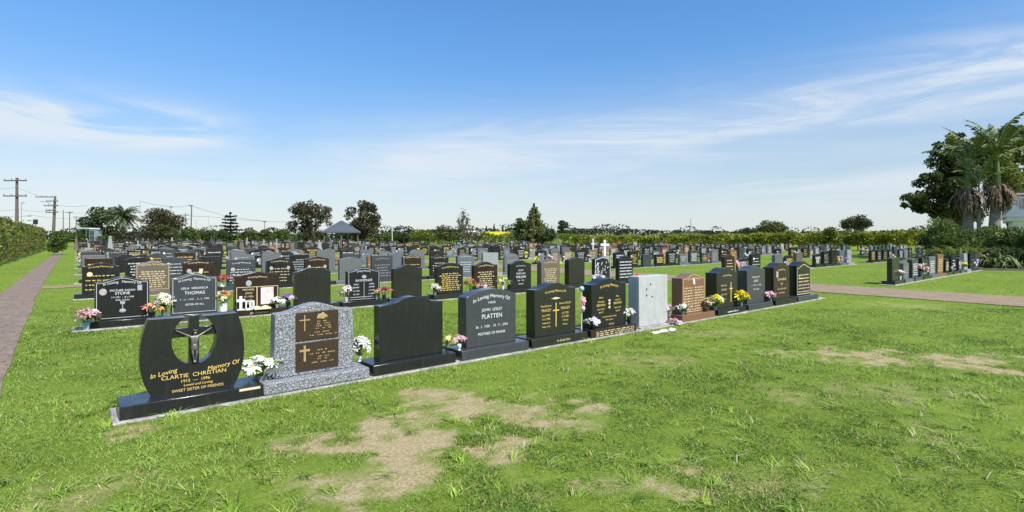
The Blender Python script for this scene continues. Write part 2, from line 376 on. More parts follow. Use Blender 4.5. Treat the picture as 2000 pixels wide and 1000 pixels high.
def ground_material():
    m = bpy.data.materials.new('lawn'); m.use_nodes = True
    nt = m.node_tree; N = nt.nodes; L = nt.links; p = N['Principled BSDF']; p.inputs['Roughness'].default_value = 0.9; p.inputs['Specular IOR Level'].default_value = 0.15
    tc = N.new('ShaderNodeTexCoord')
    def noise(sc, det=5, rough=0.6, vec=None):
        n = N.new('ShaderNodeTexNoise'); n.inputs['Scale'].default_value = sc; n.inputs['Detail'].default_value = det; n.inputs['Roughness'].default_value = rough
        L.new(vec if vec else tc.outputs['Object'], n.inputs['Vector']); return n.outputs['Fac']
    def rng(x, a, b, c=0.0, d=1.0):
        r = N.new('ShaderNodeMapRange'); L.new(x, r.inputs[0]); r.inputs[1].default_value = a; r.inputs[2].default_value = b; r.inputs[3].default_value = c; r.inputs[4].default_value = d; return r.outputs[0]
    def mixc(f, a, b):
        n = N.new('ShaderNodeMix'); n.data_type = 'RGBA'
        L.new(f, n.inputs[0])
        for i, v in ((6, a), (7, b)):
            if isinstance(v, tuple): n.inputs[i].default_value = (*v, 1)
            else: L.new(v, n.inputs[i])
        return n.outputs[2]
    c = mixc(rng(noise(0.35, 6), 0.35, 0.65), (0.140,0.218,0.020), (0.215,0.31,0.034))
    mp = N.new('ShaderNodeMapping'); mp.inputs['Rotation'].default_value = (0, 0, -ROWROT+0.0); L.new(tc.outputs['Object'], mp.inputs[0]); 
    mp2 = N.new('ShaderNodeMapping'); mp2.inputs['Scale'].default_value = (0.22, 1.5, 1); L.new(mp.outputs[0], mp2.inputs[0])
    st = noise(1.0, 4, 0.6, mp2.outputs[0])
    c = mixc(rng(st, 0.40, 0.60, 0, 0.6), c, (0.125,0.19,0.014))
    mp3 = N.new('ShaderNodeMapping'); mp3.inputs['Scale'].default_value = (0.7, 5.5, 1); L.new(mp.outputs[0], mp3.inputs[0])
    c = mixc(rng(noise(1.0, 6, 0.72, mp3.outputs[0]), 0.44, 0.62, 0, 0.5), c, (0.105,0.165,0.013))
    c = mixc(rng(noise(2.3, 7, 0.75), 0.50, 0.68, 0, 0.55), c, (0.235,0.30,0.045))
    c = mixc(rng(noise(22, 6, 0.7), 0.45, 0.75, 0, 0.6), c, (0.11,0.16,0.014))
    c = mixc(rng(noise(70, 3, 0.7), 0.48, 0.68, 0, 0.7), c, (0.29,0.34,0.06))
    a = N.new('ShaderNodeVertexColor'); a.layer_name = 'Col'
    sp = N.new('ShaderNodeSeparateColor'); L.new(a.outputs[0], sp.inputs[0])
    straw = mixc(rng(noise(45, 5, 0.75), 0.35, 0.65), (0.25,0.185,0.09), (0.60,0.49,0.28))
    c = mixc(sp.outputs[0], c, straw)
    L.new(c, p.inputs['Base Color'])
    b = N.new('ShaderNodeBump'); b.inputs['Strength'].default_value = 0.7; b.inputs['Distance'].default_value = 0.03
    L.new(noise(35, 6, 0.75), b.inputs['Height']); L.new(b.outputs[0], p.inputs['Normal'])
    return m
def make_ground():
    near_x = np.arange(-9, 12.01, 0.06); far = np.array([1,2,4,7,12,20,35,60,100,170,300,600,1200,2500,5000])
    xs = np.concatenate([-9-far[::-1], near_x, 12+far]); 
    near_y = np.arange(2.0, 14.01, 0.06); ys = np.concatenate([2-far[::-1][:-0 or None], near_y, 14+far])
    X, Y = np.meshgrid(xs, ys); nx, ny = len(xs), len(ys)
    Z = (fbm(X, Y, 0.9, 3)-0.5)*0.03*np.exp(-((Y-5)/9.0)**2)
    A, B = to_ab(X, Y); Z = np.where(B > 5.2, np.minimum(Z, 0), Z)*np.clip((np.abs(B-5.4))/0.6, 0, 1)
    me = bpy.data.meshes.new('lawn'); me.vertices.add(nx*ny)
    me.vertices.foreach_set('co', np.stack([X, Y, Z], -1).astype(np.float32).ravel())
    i = np.arange(nx-1)[None] + np.arange(ny-1)[:, None]*nx
    q = np.stack([i, i+1, i+1+nx, i+nx], -1).reshape(-1, 4).astype(np.int32)
    me.loops.add(q.size); me.loops.foreach_set('vertex_index', q.ravel())
    me.polygons.add(len(q)); me.polygons.foreach_set('loop_start', np.arange(0, q.size, 4, dtype=np.int32))
    a = me.color_attributes.new('Col', 'FLOAT_COLOR', 'POINT')
    d = dryness(X.ravel(), Y.ravel()); a.data.foreach_set('color', np.stack([d, d, d, np.ones_like(d)], -1).astype(np.float32).ravel())
    me.materials.append(ground_material()); me.update(calc_edges=True)
    me.polygons.foreach_set('use_smooth', np.ones(len(q), bool))
    tag(link_mesh('lawn_ground', me), kind='structure')
make_ground()
M['paving'] = mat('pink_brick_paving', (0.25,0.18,0.13), 0.85, 0.25, 3, bump=0.3, bscale=30, speck=(0.10,0.075,0.058), speckscale=26)
M['paving2'] = mat('pale_path_paving', (0.30,0.215,0.125), 0.85, 0.2, 2, bump=0.3, bscale=30, speck=(0.18,0.135,0.10), speckscale=22)
def strip(name, a0, a1, b0, b1, z, m, n=40):
    mb = MB(); rnd = random.Random(name); f = lambda q, b: q(b) if callable(q) else q
    bs = [b0+(b1-b0)*i/n for i in range(n+1)]
    Lf = [ab(f(a0, b)+rnd.uniform(-.03,.03), b, z) for b in bs]; Rt = [ab(f(a1, b)+rnd.uniform(-.03,.03), b, z) for b in bs]
    mb.add(Lf+Rt, [(i, n+1+i, n+2+i, i+1) for i in range(n)])
    return tag(mb.build(name, m), kind='structure')
PATH_R = lambda b: np.interp(b, [-16, 0, 7.4, 21, 54, 75], [-.2, -.42, -.60, -.86, -1.0, -1.05])
strip('brick_path', -1.68, PATH_R, -16, 75, 0.014, M['paving'], 90)
strip('cross_path', 17.0, 19.8, -26, 120, 0.014, M['paving2'], 120)
strip('side_path', -0.9, 1.5, 22.3, 23.4, 0.010, M['paving2'], 4)

# ------------------------------------------------------------------ grass blades
def make_grass(name, y0, y1, nb, wid, hgt, seed, segs, dens_pow=1.0):
    rng = np.random.default_rng(seed)
    u = rng.random(nb*2); 
    k = 2-dens_pow
    Y = (y0**k + u*(y1**k-y0**k))**(1/k)
    X = (rng.random(nb*2)*2-1)*1.10*Y
    A, B = to_ab(X, Y)
    keep = ~on_path(A, B) & ~on_beam(A, B) 
    keep &= rng.random(nb*2) < np.clip(1.0-dryness(X, Y)*0.45, 0.1, 1)*(0.45+0.8*fbm(X, Y, 2.2, 77))
    X, Y = X[keep][:nb], Y[keep][:nb]; n = len(X)
    d = dryness(X, Y); cl = fbm(X, Y, 1.1, 9); cl2 = fbm(X, Y, 5.0, 19)
    h = hgt*(0.35+0.95*rng.random(n)**1.5)*(0.35+1.4*np.clip(cl2-.12, 0, 1)**1.3)*(1-0.6*d); w = wid*(0.6+0.8*rng.random(n))*np.maximum(1, Y/y0)**0.6
    ang = rng.random(n)*2*np.pi; la = rng.random(n)*2*np.pi; lean = h*(0.35+0.9*rng.random(n))
    dx, dy = np.cos(ang)*w/2, np.sin(ang)*w/2; lx, ly = np.cos(la)*lean, np.sin(la)*lean
    z0 = np.full(n, -0.012)
    def P(t, s): return np.stack([X+lx*t*t+dx*s, Y+ly*t*t+dy*s, z0+h*t*(1-0.25*t)], -1)
    if segs == 2: V = np.stack([P(0,-1), P(0,1), P(.55,.8), P(.55,-.8), P(1,0)], 1); idx = None
    else: V = np.stack([P(0,-1), P(0,1), P(1,0)], 1)
    g = rng.random(n)[:, None]; c1 = np.array([0.080,0.175,0.020]); c2 = np.array([0.36,0.51,0.10]); st = np.array([0.60,0.46,0.23]); yl = np.array([0.42,0.46,0.12])
    t = np.clip(-0.02+0.78*g+1.1*(cl[:, None]-0.45)+.9*(fbm(X, Y, .45, 91)[:, None]-.5), 0, 1)
    col = c1*(1-t)+c2*t
    yw = (rng.random(n) < 0.16+0.25*np.clip(cl2-0.45, 0, 1))[:, None]; col = np.where(yw, col*0.4+yl*0.6, col)
    dr = (rng.random(n) < np.clip(0.06+1.15*d, 0, 0.9))[:, None]; col = np.where(dr, st*(0.6+0.6*g), col)
    if segs == 2:
        o = big_mesh(name, V, 5, M['grassb'], col, tri_idx=[(0,1,2),(0,2,3),(3,2,4)])
    else: o = big_mesh(name, V, 3, M['grassb'], col)
    return tag(o, None, None, None, 'stuff')
g1 = make_grass('foreground_grass', 2.5, 12.0, 560000, 0.0048, 0.052, 1, 2, 1.35)
tag(g1, 'lush tussocky green grass with straw patches in the foreground', 'grass')

def make_tufts(nt_, seed):
    rng = np.random.default_rng(seed); Y = 2.6+6.5*rng.random(nt_*3)**1.5; X = (rng.random(nt_*3)*2-1)*1.05*Y; A, B = to_ab(X, Y)
    k = ~on_path(A, B) & ~on_beam(A, B) & (dryness(X, Y) < .5) & (rng.random(nt_*3) < np.clip((fbm(X, Y, .8, 55)-.3)*2.6, .05, 1)); X, Y = X[k][:nt_], Y[k][:nt_]
    nb = 22; n = len(X)*nb; cx = np.repeat(X, nb)+rng.normal(size=n)*.028; cy = np.repeat(Y, nb)+rng.normal(size=n)*.028; sz = np.repeat(.6+.8*rng.random(len(X)), nb)
    wind = np.repeat(rng.random(len(X))*6.28, nb); la = wind+rng.normal(size=n)*.9; h = sz*(.035+.055*rng.random(n)); lean = h*(.6+1.7*rng.random(n)); w = .0062*(.6+.7*rng.random(n))
    dx, dy = -np.sin(la)*w/2, np.cos(la)*w/2; lx, ly = np.cos(la)*lean, np.sin(la)*lean
    def P(t, q): return np.stack([cx+lx*t*t+dx*q, cy+ly*t*t+dy*q, -.01+h*t*(1-.42*t*t)], -1)
    V = np.stack([P(0,-1), P(0,1), P(.4,1), P(.4,-1), P(.75,.7), P(.75,-.7), P(1,0)], 1)
    t = np.clip(np.repeat(rng.random(len(X)), nb)*.7+rng.random(n)*.5, 0, 1)[:, None]; col = np.array([.11,.21,.022])*(1-t)+np.array([.40,.55,.08])*t
    dr = (rng.random(n) < .10)[:, None]; col = np.where(dr, np.array([.62,.55,.34]), col)
    o = big_mesh('grass_tufts', V, 7, M['grassb'], col, tri_idx=[(0,1,2),(0,2,3),(3,2,4),(3,4,5),(5,4,6)]); return tag(o, 'long arching tussocks of brighter green grass rising out of the lawn', 'grass', None, 'stuff')
make_tufts(520, 8)
g2 = make_grass('mown_grass', 11.0, 45, 330000, 0.016, 0.050, 2, 1, 1.4)
tag(g2, 'short mown green grass between the rows of headstones', 'grass')

# ------------------------------------------------------------------ headstones
def prof(kind, w, h):
    hw = w/2; n = 20; top = []
    for i in range(n+1):
        x = hw - w*i/n; t = x/hw
        if kind == 'serp': z = h - 0.085*(0.5-0.5*math.cos(math.pi*min(1, abs(t)*1.12)))*(h/0.75)
        elif kind == 'arch': z = h - 0.09*t*t*(h/0.75)
        elif kind == 'peak': z = h - 0.075*abs(t)**1.0*(h/0.75)
        elif kind == 'round': z = h - hw*0.62*(1-math.sqrt(max(0, 1-t*t*0.98)))
        elif kind == 'slope': z = h - 0.05*(1+t)
        else: z = h
        top.append((x, z))
    return [(-hw, 0), (hw, 0)] + top
def crown(kind, w, h, x):
    pr = prof(kind, w, h)[2:]; pr = sorted(pr)
    return float(np.interp(x, [p[0] for p in pr], [p[1] for p in pr]))

PB = 0.125                                         # plinth height
def put_headstone(a, b, label, rz=0.0, group='headstones standing in long rows', name='headstone'):
    return empty(name, ab(a, b), label, 'headstone', ROWROT + rz, group)
def plinth(parent, w, m, d=0.38, h=PB, y0=0.0, tx=0.0, name='plinth'):
    return bevel(MB().box(-w/2, w/2, y0, y0+d, 0.02, 0.02+h, tx).build(name, M[m], parent), 0.008)
FY = 0.115                                          # front face of the slab
def slab(parent, kind, w, h, m, t=0.15, y=FY):
    mb = MB(); mb.prism([(x, z+0.02+PB) for x, z in prof(kind, w, h)], y, y+t)
    o = mb.build('slab', M[m], parent); return bevel(o, 0.007)
def border(parent, kind, w, h, m='border', inset=0.025, wd=0.008, y=FY-0.002):
    p0 = [(x*(1-2*inset/w), z*(1-2*inset/h)+inset) for x, z in prof(kind, w, h)]
    p1 = [(x*(1-2*(inset+wd)/w), z*(1-2*(inset+wd)/h)+inset+wd) for x, z in prof(kind, w, h)]
    n = len(p0); z0 = 0.02+PB
    mb = MB(); mb.add([(x, y, z+z0) for x, z in p0]+[(x, y, z+z0) for x, z in p1], [(i, (i+1)%n, n+(i+1)%n, n+i) for i in range(n)])
    return mb.build('border_line', M[m], parent, False)
def bars(mb, x0, x1, z, hh, y, rnd, ww=(0.03, 0.11)):
    x = x0
    while x < x1-0.015:
        w = min(rnd.uniform(*ww), x1-x)
        # a word: a run of narrow letter strokes
        nl = max(1, int(w/0.017)); lw = w/nl
        for i in range(nl):
            hz = hh*rnd.choice((1, 1, 0.75, 0.75, 0.9))
            xa = x+i*lw; xb = xa+lw*rnd.uniform(.5, .85)
            mb.add([(xa,y,z),(xb,y,z),(xb,y,z+hz),(xa,y,z+hz)], [(0,1,2,3)])
        x += w+rnd.uniform(0.018, 0.035)

T0 = 0.02+PB
def inscribe(parent, lines, m, y=FY-0.0025, name='lettering'):
    mb = MB()
    for ln in lines:
        st, cx, cz, size = ln[:4]; kw = ln[4] if len(ln) > 4 else {}
        mb.text(st, cx, T0+cz, size, y, **kw)
    return mb.build(name, M[m], parent, False)
def disc(parent, cx, cz, rx, rz, m='photo', y=FY, name='photo_medallion'):
    mb = MB(); n = 18
    ring = [(cx+rx*math.cos(2*math.pi*k/n), T0+cz+rz*math.sin(2*math.pi*k/n)) for k in range(n)]
    mb.prism(ring, y-0.008, y+0.002); return mb.build(name, M[m], parent)
def panel(parent, x0, x1, z0, z1, m, name, y=FY, t=0.008):
    return MB().box(x0, x1, y-t, y+0.001, T0+z0, T0+z1).build(name, M[m], parent)
def cross_mb(mb, cx, cz, w, h, t, y0, y1, arm=0.68):
    mb.box(cx-t/2, cx+t/2, y0, y1, cz, cz+h); za = cz+h*arm
    mb.box(cx-w/2, cx-t/2, y0, y1, za-t/2, za+t/2); mb.box(cx+t/2, cx+w/2, y0, y1, za-t/2, za+t/2); return mb
def rnd_lines(rnd, n, z0, z1, w):
    out = []
    for i in range(n): out.append((z0+(z1-z0)*i/max(1, n-1), w*rnd.uniform(.55, 1)))
    return out
A0 = 0.62; R1 = 5.69
ROW_A = [[.87,2.01,3.18,4.40,5.61,6.84,7.98,9.36,10.62,11.88,13.15,14.40],
         [.65,1.78,2.91,4.05,5.23,6.38,7.62,8.79,10.05,11.25,12.4,13.65,14.85],
         [.52,1.67,2.78,3.93,5.05,6.24,7.4,8.59,9.82,11.01,12.24,13.5,14.65]]
ca1 = lambda i: ROW_A[0][i]

# --- row 1, stone by stone
def omega():
    t = put_headstone(ca1(0), R1, 'black horseshoe shaped headstone with open circle, cross and crucifix figure')
    plinth(t, 1.16, 'black', 0.40, 0.12)
    h = 0.72; n = 22; outer = []
    for i in range(n+1):                            # right outer side, bottom to top
        z = h*i/n; s = (z-0.37)/0.42; outer.append((0.43*math.sqrt(max(0, 1-0.40*s*s)) if z > .37 else 0.43*math.sqrt(max(0, 1-0.52*s*s)), z))
    hole = []; rc = 0.185; zc = 0.50
    ztop = h; ang0 = math.asin(min(1, (ztop-zc)/0.24))
    for i in range(25):
        a = ang0 - (math.pi+2*ang0)*i/24; hole.append((rc*1.0*math.cos(a)*(1.0), zc+0.235*math.sin(a)))
    right = outer; left = [(-x, z) for x, z in reversed(outer)]
    # two halves so that the open mouth stays clean
    mb = MB(); z0 = T0-0.005
    m_ = len(hole)//2
    pr = [(0.0, 0.0)] + right + hole[:m_+1]; pl = [(0.0, 0.0)] + list(reversed([(-x, z) for x, z in pr[1:]]))
    # ring strip built with quads between the outline and the hole
    def half(sg):
        o = [(0.0,0.0),(0.10,0.0),(0.2,0.0)] + right; ho = list(reversed(hole[:m_+1]))
        def resamp(p, k):
            p = np.array(p); s = np.concatenate([[0], np.cumsum(np.hypot(*np.diff(p, axis=0).T))]); u = np.linspace(0, s[-1], k); return np.stack([np.interp(u, s, p[:,0]), np.interp(u, s, p[:,1])], 1)
        k = 40; O = resamp(o, k); H = resamp(ho, k)
        y0, y1 = FY, FY+0.13
        vs = [(sg*x, y0, z+z0) for x, z in O]+[(sg*x, y0, z+z0) for x, z in H]+[(sg*x, y1, z+z0) for x, z in O]+[(sg*x, y1, z+z0) for x, z in H]
        fs = []
        for i in range(k-1):
            q = [(i, i+1, k+i+1, k+i), (2*k+i+1, 2*k+i, 3*k+i, 3*k+i+1), (i+1, i, 2*k+i, 2*k+i+1), (k+i, k+i+1, 3*k+i+1, 3*k+i)]
            fs += q if sg > 0 else [tuple(reversed(f)) for f in q]
        q = (k-1, 2*k-1+0, 4*k-1, 3*k-1); fs.append(tuple(reversed(q)) if sg > 0 else q)
        mb.add(vs, fs)
    half(1); half(-1)
    mb.build('slab', M['black'], t)
    cr = MB(); cx = 0.0
    cr.box(-.042, .042, FY+0.03, FY+.105, T0+.262, T0+h-0.002); za = T0+.565
    cr.box(-.190, -.042, FY+0.03, FY+.105, za-.042, za+.042); cr.box(.042, .190, FY+0.03, FY+.105, za-.042, za+.042)
    bevel(cr.build('cross', M['black'], t), 0.003)
    # crucified figure: one skinned surface
    zc2 = T0+0.28; yb = FY+0.008
    V = [(0,0,.150),(0,-.004,.190),(0,-.006,.225),(0,-.002,.250),(0.004,-.012,.268),(0.006,-.016,.293),
         (-.030,-.002,.243),(-.085,.002,.275),(-.140,.006,.308),(.030,-.002,.243),(.085,.002,.275),(.140,.006,.308),
         (-.018,-.004,.140),(-.016,-.018,.080),(-.006,-.004,.020),(-.004,-.018,-.006),(.018,-.004,.140),(.016,-.018,.080),(.006,-.004,.020),(.006,-.018,-.006),(-.152,.004,.312),(.152,.004,.312)]
    Ed = [(0,1),(1,2),(2,3),(3,4),(4,5),(2,6),(6,7),(7,8),(8,20),(2,9),(9,10),(10,11),(11,21),(0,12),(12,13),(13,14),(14,15),(0,16),(16,17),(17,18),(18,19)]
    R = [.026,.025,.029,.011,.019,.017,.015,.009,.007,.015,.009,.007,.018,.013,.009,.008,.018,.013,.009,.008,.008,.008]
    me = bpy.data.meshes.new('fig'); me.from_pydata([(x, yb+y, zc2+z) for x, y, z in V], Ed, []); o = link_mesh('fig', me)
    sk = o.modifiers.new('s', 'SKIN'); o.modifiers.new('d', 'SUBSURF').render_levels = 2; o.modifiers['d'].levels = 2
    for i, r in enumerate(R): me.skin_vertices[0].data[i].radius = (r, r*0.85)
    me.skin_vertices[0].data[0].use_root = True
    dg = bpy.context.evaluated_depsgraph_get(); dg.update()
    m2 = bpy.data.meshes.new_from_object(o.evaluated_get(dg)); bpy.data.objects.remove(o)
    m2.name = 'crucifix_figure'; m2.materials.clear(); m2.materials.append(M['pewter']); m2.polygons.foreach_set('use_smooth', [True]*len(m2.polygons))
    f = link_mesh('crucifix_figure', m2, t); f['label'] = 'pewter crucifix figure with outstretched arms'
    cl = MB(); cl.lathe([(.030,.118),(.033,.135),(.031,.165),(.027,.172)], (0, yb-.004, zc2), 10); cl.build('loincloth', M['pewter'], f)
    bd = MB(); bd.lathe([(.017,.296),(.021,.300),(.021,.306),(.017,.309)], (0.005, yb-.014, zc2), 10); bd.build('crown_of_thorns', M['pewter'], f)
    inscribe(t, [('In Loving', -.245, .195, .058, dict(shear=.25, rot=.16)), ('Memory Of', .245, .200, .058, dict(shear=.25, rot=.12)),
                 ('CLARTIE  CHRISTIAN', 0.0, .150, .052, dict(bold=1.1)), ('1915  —  1996', .01, .103, .040), ('Loved and Loving', .03, .066, .034, dict(shear=.2)), ('SWEET SISTER OF FRIENDS', .03, .022, .036, dict(maxw=.46))], 'gold')
    pl = MB().box(.36, .55, -0.004, 0.002, 0.105, 0.128).build('name_plate', M['palegold'], t)
omega()

def crackled():
    t = put_headstone(ca1(1), R1, 'crackled grey granite headstone bearing two bronze plaques with crosses, second in front row')
    bevel(MB().box(-.56, .56, -.02, .42, .02, .14).build('plinth', M['crackle'], t), 0.02, 3)
    pf = prof('serp', .86, .755); pf = [(x*(1.0+0.03*math.sin(z*7)), z+T0-.005) for x, z in pf]
    o = MB().prism(pf, FY, FY+.17).build('slab', M['crackle'], t); bevel(o, .014, 3)
    rb = MB().prism([(-.43,T0),(.43,T0),(.5,.139),(-.5,.139)][::-1], FY-.09, FY) if False else None
    for (z0, z1, big) in ((.365, .665, 0), (.040, .340, 1)):
        p = panel(t, -.215, .245, z0, z1, 'bronze', 'plaque', FY, 0.014); bevel(p, .004)
        p['label'] = 'lower bronze plaque with a thick cross' if big else 'upper bronze plaque with a slim cross and small tree emblem'
        yy = FY-.0165; c = MB()
        th = .022 if big else .011
        cross_mb(c, -.125, T0+z0+.10, .11, .17, th, yy-.004, yy+.002); c.build('cross', M['bronzelet'], p)
        mb = MB()
        if not big:
            for k in range(14): mb.ball((.06+.05*math.cos(k*2.4)*(k/14), yy, T0+z0+.245+.028*math.sin(k*2.4)*(k/14)), .017, 6, 4, (1,.12,1))
            ls = [(.185,.14),(.16,.15),(.135,.17),(.11,.18),(.07,.2),(.04,.3)]
        else: ls = [(.20,.14),(.165,.30),(.13,.12),(.105,.14),(.07,.26)]
        rr = random.Random(4+big)
        for z, w in ls:
            bars(mb, .08-w/2, .08+w/2, T0+z0+z, .011 if not big else .013, yy, rr, (.03,.08))
        mb.build('lettering', M['bronzelet'], p, False)
crackled()
def s1(i, kind, w, h, m, label, pm=None, pw=1.12, t=0.15):
    o = put_headstone(ca1(i), R1, label); plinth(o, pw, pm or m, 0.40); slab(o, kind, w, h, m, t); return o
t = s1(2, 'serp', .87, .74, 'black', 'plain black polished headstone with no lettering, third in front row beside the crackled stone')
t = s1(3, 'arch', .85, .76, 'charcoal', 'charcoal headstone with large white lettering under an arched line, fourth in front row', None, 1.14, .20)
inscribe(t, [('In Loving Memory Of', 0, .545, .072, dict(bend=.10, hw=.40, maxw=.76)), ('HELEN', 0, .565, .042, dict(maxw=.3)), ('JOHN  LESLEY', 0, .465, .056), ('PLATTEN', 0, .365, .085), ('26 . 2 . 1928  .  30 . 11 . 2004', 0, .245, .046, dict(maxw=.72)), ('MOTHER OF FRANK', 0, .145, .052, dict(maxw=.50))], 'wlet')
t = s1(4, 'serp', .85, .78, 'blackg', 'black headstone with gold lettering beside a tall slim gold cross, fifth in front row', None, 1.16, .20)
inscribe(t, [('In Loving Memory Of', 0, .575, .05, dict(bend=.07, hw=.40, maxw=.56))] + [(s, x, z, q, dict(maxw=.31)) for s, x, z, q in
   (('Harold Arno',-.20,.43,.042),('TRACEY',-.20,.36,.055),('21.4.1919',-.20,.29,.042),('9.11.1985',-.20,.235,.042),('Husband of',-.20,.18,.036),('Father of all',-.20,.125,.034),
    ('Emma VIOLET',.20,.45,.042),('TRACEY',.20,.37,.055),('6.2.1924',.20,.30,.042),('4.12.2001',.20,.245,.042),('Wife of',.20,.19,.036),('Mother',.20,.13,.034))], 'gold')
mb = MB(); cross_mb(mb, 0, T0+.12, .13, .36, .014, FY-.006, FY+.001); mb.build('cross', M['gold'], t)
mb = MB(); mb.prism([(-.10,T0+.545),(0,T0+.530),(.10,T0+.545),(0,T0+.565)], FY-.004, FY+.001); mb.build('emblem', M['palegold'], t)
mb = MB(); mb.text('In Gods Care', .05, .06, .05, -.0025, shear=.2); mb.build('plinth_lettering', M['palegold'], t, False)
t = s1(5, 'serp', .86, .79, 'black', 'black headstone with gold arched title and low bronze nameplate plinth, sixth in front row', 'brownblack', 1.14, .24)
inscribe(t, [('In Loving Memory', 0, .56, .062, dict(bend=.10, hw=.42, maxw=.66))] + [(s, x, z, q, dict(maxw=.28)) for s, x, z, q in
   (('Albert',-.21,.47,.04),('COLLINS',-.21,.40,.04),('BROWN',-.21,.34,.055),('Died 4.3.87',-.21,.28,.036),('Aged 74',-.21,.23,.034),('Mary',.21,.47,.04),('COLLINS',.21,.41,.036),('BROWN',.21,.35,.055),('Died 9.9.99',.21,.28,.036),('Aged 81',.21,.23,.034))]
   + [('Loved by all their family', 0, .15, .036, dict(maxw=.62)), ('Rest in peace', 0, .10, .034), ('At Last', .05, .02, .045)], 'gold')
mb = MB()
for z in (.42, .37, .31): mb.ball((0, FY-.002, T0+z), .026, 8, 5, (1,.15,.9))
mb.build('rose_emblem', M['palegold'], t)
mb = MB(); rr = random.Random(3)
for z in (.035, .065, .095): bars(mb, -.45, .50, z, .018, -.0025, rr, (.04,.12))
mb.build('plinth_lettering', M['palegold'], t, False)
# seven: pale concrete block
t = put_headstone(ca1(6), R1, 'pale blank concrete headstone with rust stains and four fixing holes, seventh in front row')
bevel(MB().box(-.42, .42, .06, .30, .05, .93).build('slab', M['stained'], t), .01)
bevel(MB().box(-.43, .43, .02, .34, .0, .05).build('plinth', M['concrete'], t), .008)
mb = MB()
for x, z in ((-.10,.78),(-.21,.70),(-.21,.59),(-.05,.56)): mb.T = Matrix.Translation((x,.0585,z)) @ Matrix.Rotation(math.pi/2, 4, 'X'); mb.lathe([(.017,-.002),(.017,.002)], (0,0,0), 10)
mb.build('fixing_holes', M['vblack'], t)
t = s1(7, 'serp', .80, .77, 'brown', 'red brown granite headstone crowded with gold lettering, eighth in front row', 'brown', 1.14, .24)
mb = MB(); rr = random.Random(9)
for i in range(9): bars(mb, -.34, -.02, T0+.06+i*.052, .026, FY-.0025, rr); bars(mb, .02, .34, T0+.06+i*.052, .026, FY-.0025, rr)
mb.text('In Loving Memory', 0, T0+.555, .06, FY-.0025, bend=.10, hw=.42, maxw=.6); mb.build('lettering', M['palegold'], t, False)
mb = MB(); mb.prism([(-.03,T0+.555),(.03,T0+.545),(.02,T0+.65),(-.05,T0+.68)], FY-.006, FY+.001); mb.build('emblem', M['white'], t)
border(t, 'serp', .80, .77, 'palegold')
t = s1(8, 'serp', .84, .83, 'blackg', 'black headstone with thin gold lettering behind a yellow flower pot, ninth in front row', 'black', 1.12, .26)
inscribe(t, [('In Loving Memory', 0, .57, .05, dict(bend=.09, hw=.42, maxw=.5)), ('Robert Lee', -.14, .45, .05), ('WALTERS', -.14, .36, .05), ('1922 - 1994', -.14, .26, .045), ('At rest', -.14, .17, .045)], 'palegold')
mb = MB(); cross_mb(mb, .14, T0+.10, .12, .42, .022, FY-.006, FY+.001); mb.build('cross', M['gold'], t)
mb = MB(); bars(mb, -.2, .25, .06, .025, -.0025, random.Random(2), (.1,.2)); mb.build('plinth_lettering', M['wlet'], t, False)
t = s1(9, 'serp', .84, .83, 'charcoal', 'charcoal headstone with a few white lines, tenth in front row beside the yellow pot', None, 1.12, .26)
inscribe(t, [('In Memory Of', -.02, .56, .06), ('GRACE', -.02, .47, .065), ('1 . 3 . 1931 - 2 . 2 . 2001', -.02, .38, .05, dict(maxw=.6)), ('Rest In Peace', 0, .29, .05)], 'wlet')
t = s1(10, 'serp', .84, .86, 'brownblack', 'brown black headstone with bold cream lettering, eleventh in front row', 'black', 1.12, .26)
inscribe(t, [('In Loving Memory', 0, .585, .055, dict(bend=.10, hw=.42, maxw=.6)), ('TOM MARKER', 0, .44, .075, dict(maxw=.66)), ('RIP', 0, .33, .07), ('Born 1919 Died 1988', 0, .22, .05, dict(maxw=.66)), ('Loved husband', 0, .13, .05)], 'palegold')
panel(t, -.30, -.20, .52, .66, 'photo', 'photo_tile')
t = s1(11, 'serp', .84, .86, 'black', 'black headstone outlined with a pale border around ruled lettering, last in front row', 'charcoal', 1.2, .26)
border(t, 'serp', .84, .815, 'palegold', .03, .014)
mb = MB(); rr = random.Random(8)
for i in range(6): bars(mb, -.32, .32, T0+.08+.085*i, .028, FY-.0025, rr, (.1,.3))
mb.box(-.27,-.02,FY-.003,FY,T0+.42,T0+.44); mb.box(-.27,-.25,FY-.003,FY,T0+.44,T0+.52); mb.build('lettering', M['palegold'], t, False)

# --- rows 2 and 3, stone by stone
def s2(row, i, kind, w, h, m, label, lines=None, lm='wlet', pm=None, t=0.14, tb=True):
    o = put_headstone(ROW_A[row][i], ROWS[row], label); plinth(o, 1.12, pm or m, 0.36); slab(o, kind, w, h, m, t)
    if lines == 'bars' or isinstance(lines, int):
        rr = random.Random(row*31+i); mb = MB(); n = lines if isinstance(lines, int) else 7
        for k in range(n):
            hw = rr.uniform(.2, w*.42); bars(mb, -hw, hw, T0+.08+k*.48/n, .030, FY-.0025, rr)
        mb.text('In Loving Memory Of', 0, T0+h-.19, .06, FY-.0025, bend=.075, hw=w/2, maxw=w*.72)
        mb.build('lettering', M[lm], o, False)
    elif lines: inscribe(o, lines, lm)
    return o
t = s2(1, 0, 'serp', .80, .76, 'black', 'black headstone with white lettering, round photo and etched vase, first in second row beside path',
   [('In Loving   Memory Of', 0, .57, .06, dict(bend=.08, hw=.4, maxw=.62)), ('MOTHER SARAH', 0, .50, .05, dict(maxw=.5)), ('STONE', 0, .44, .07), ('7.7.1921  -  8.1.1998', 0, .38, .04), ('Wife of John', 0, .33, .04), ('Rest', 0, .28, .04)], 'wlet')
disc(t, -.28, .50, .055, .06); border(t, 'serp', .80, .76); 
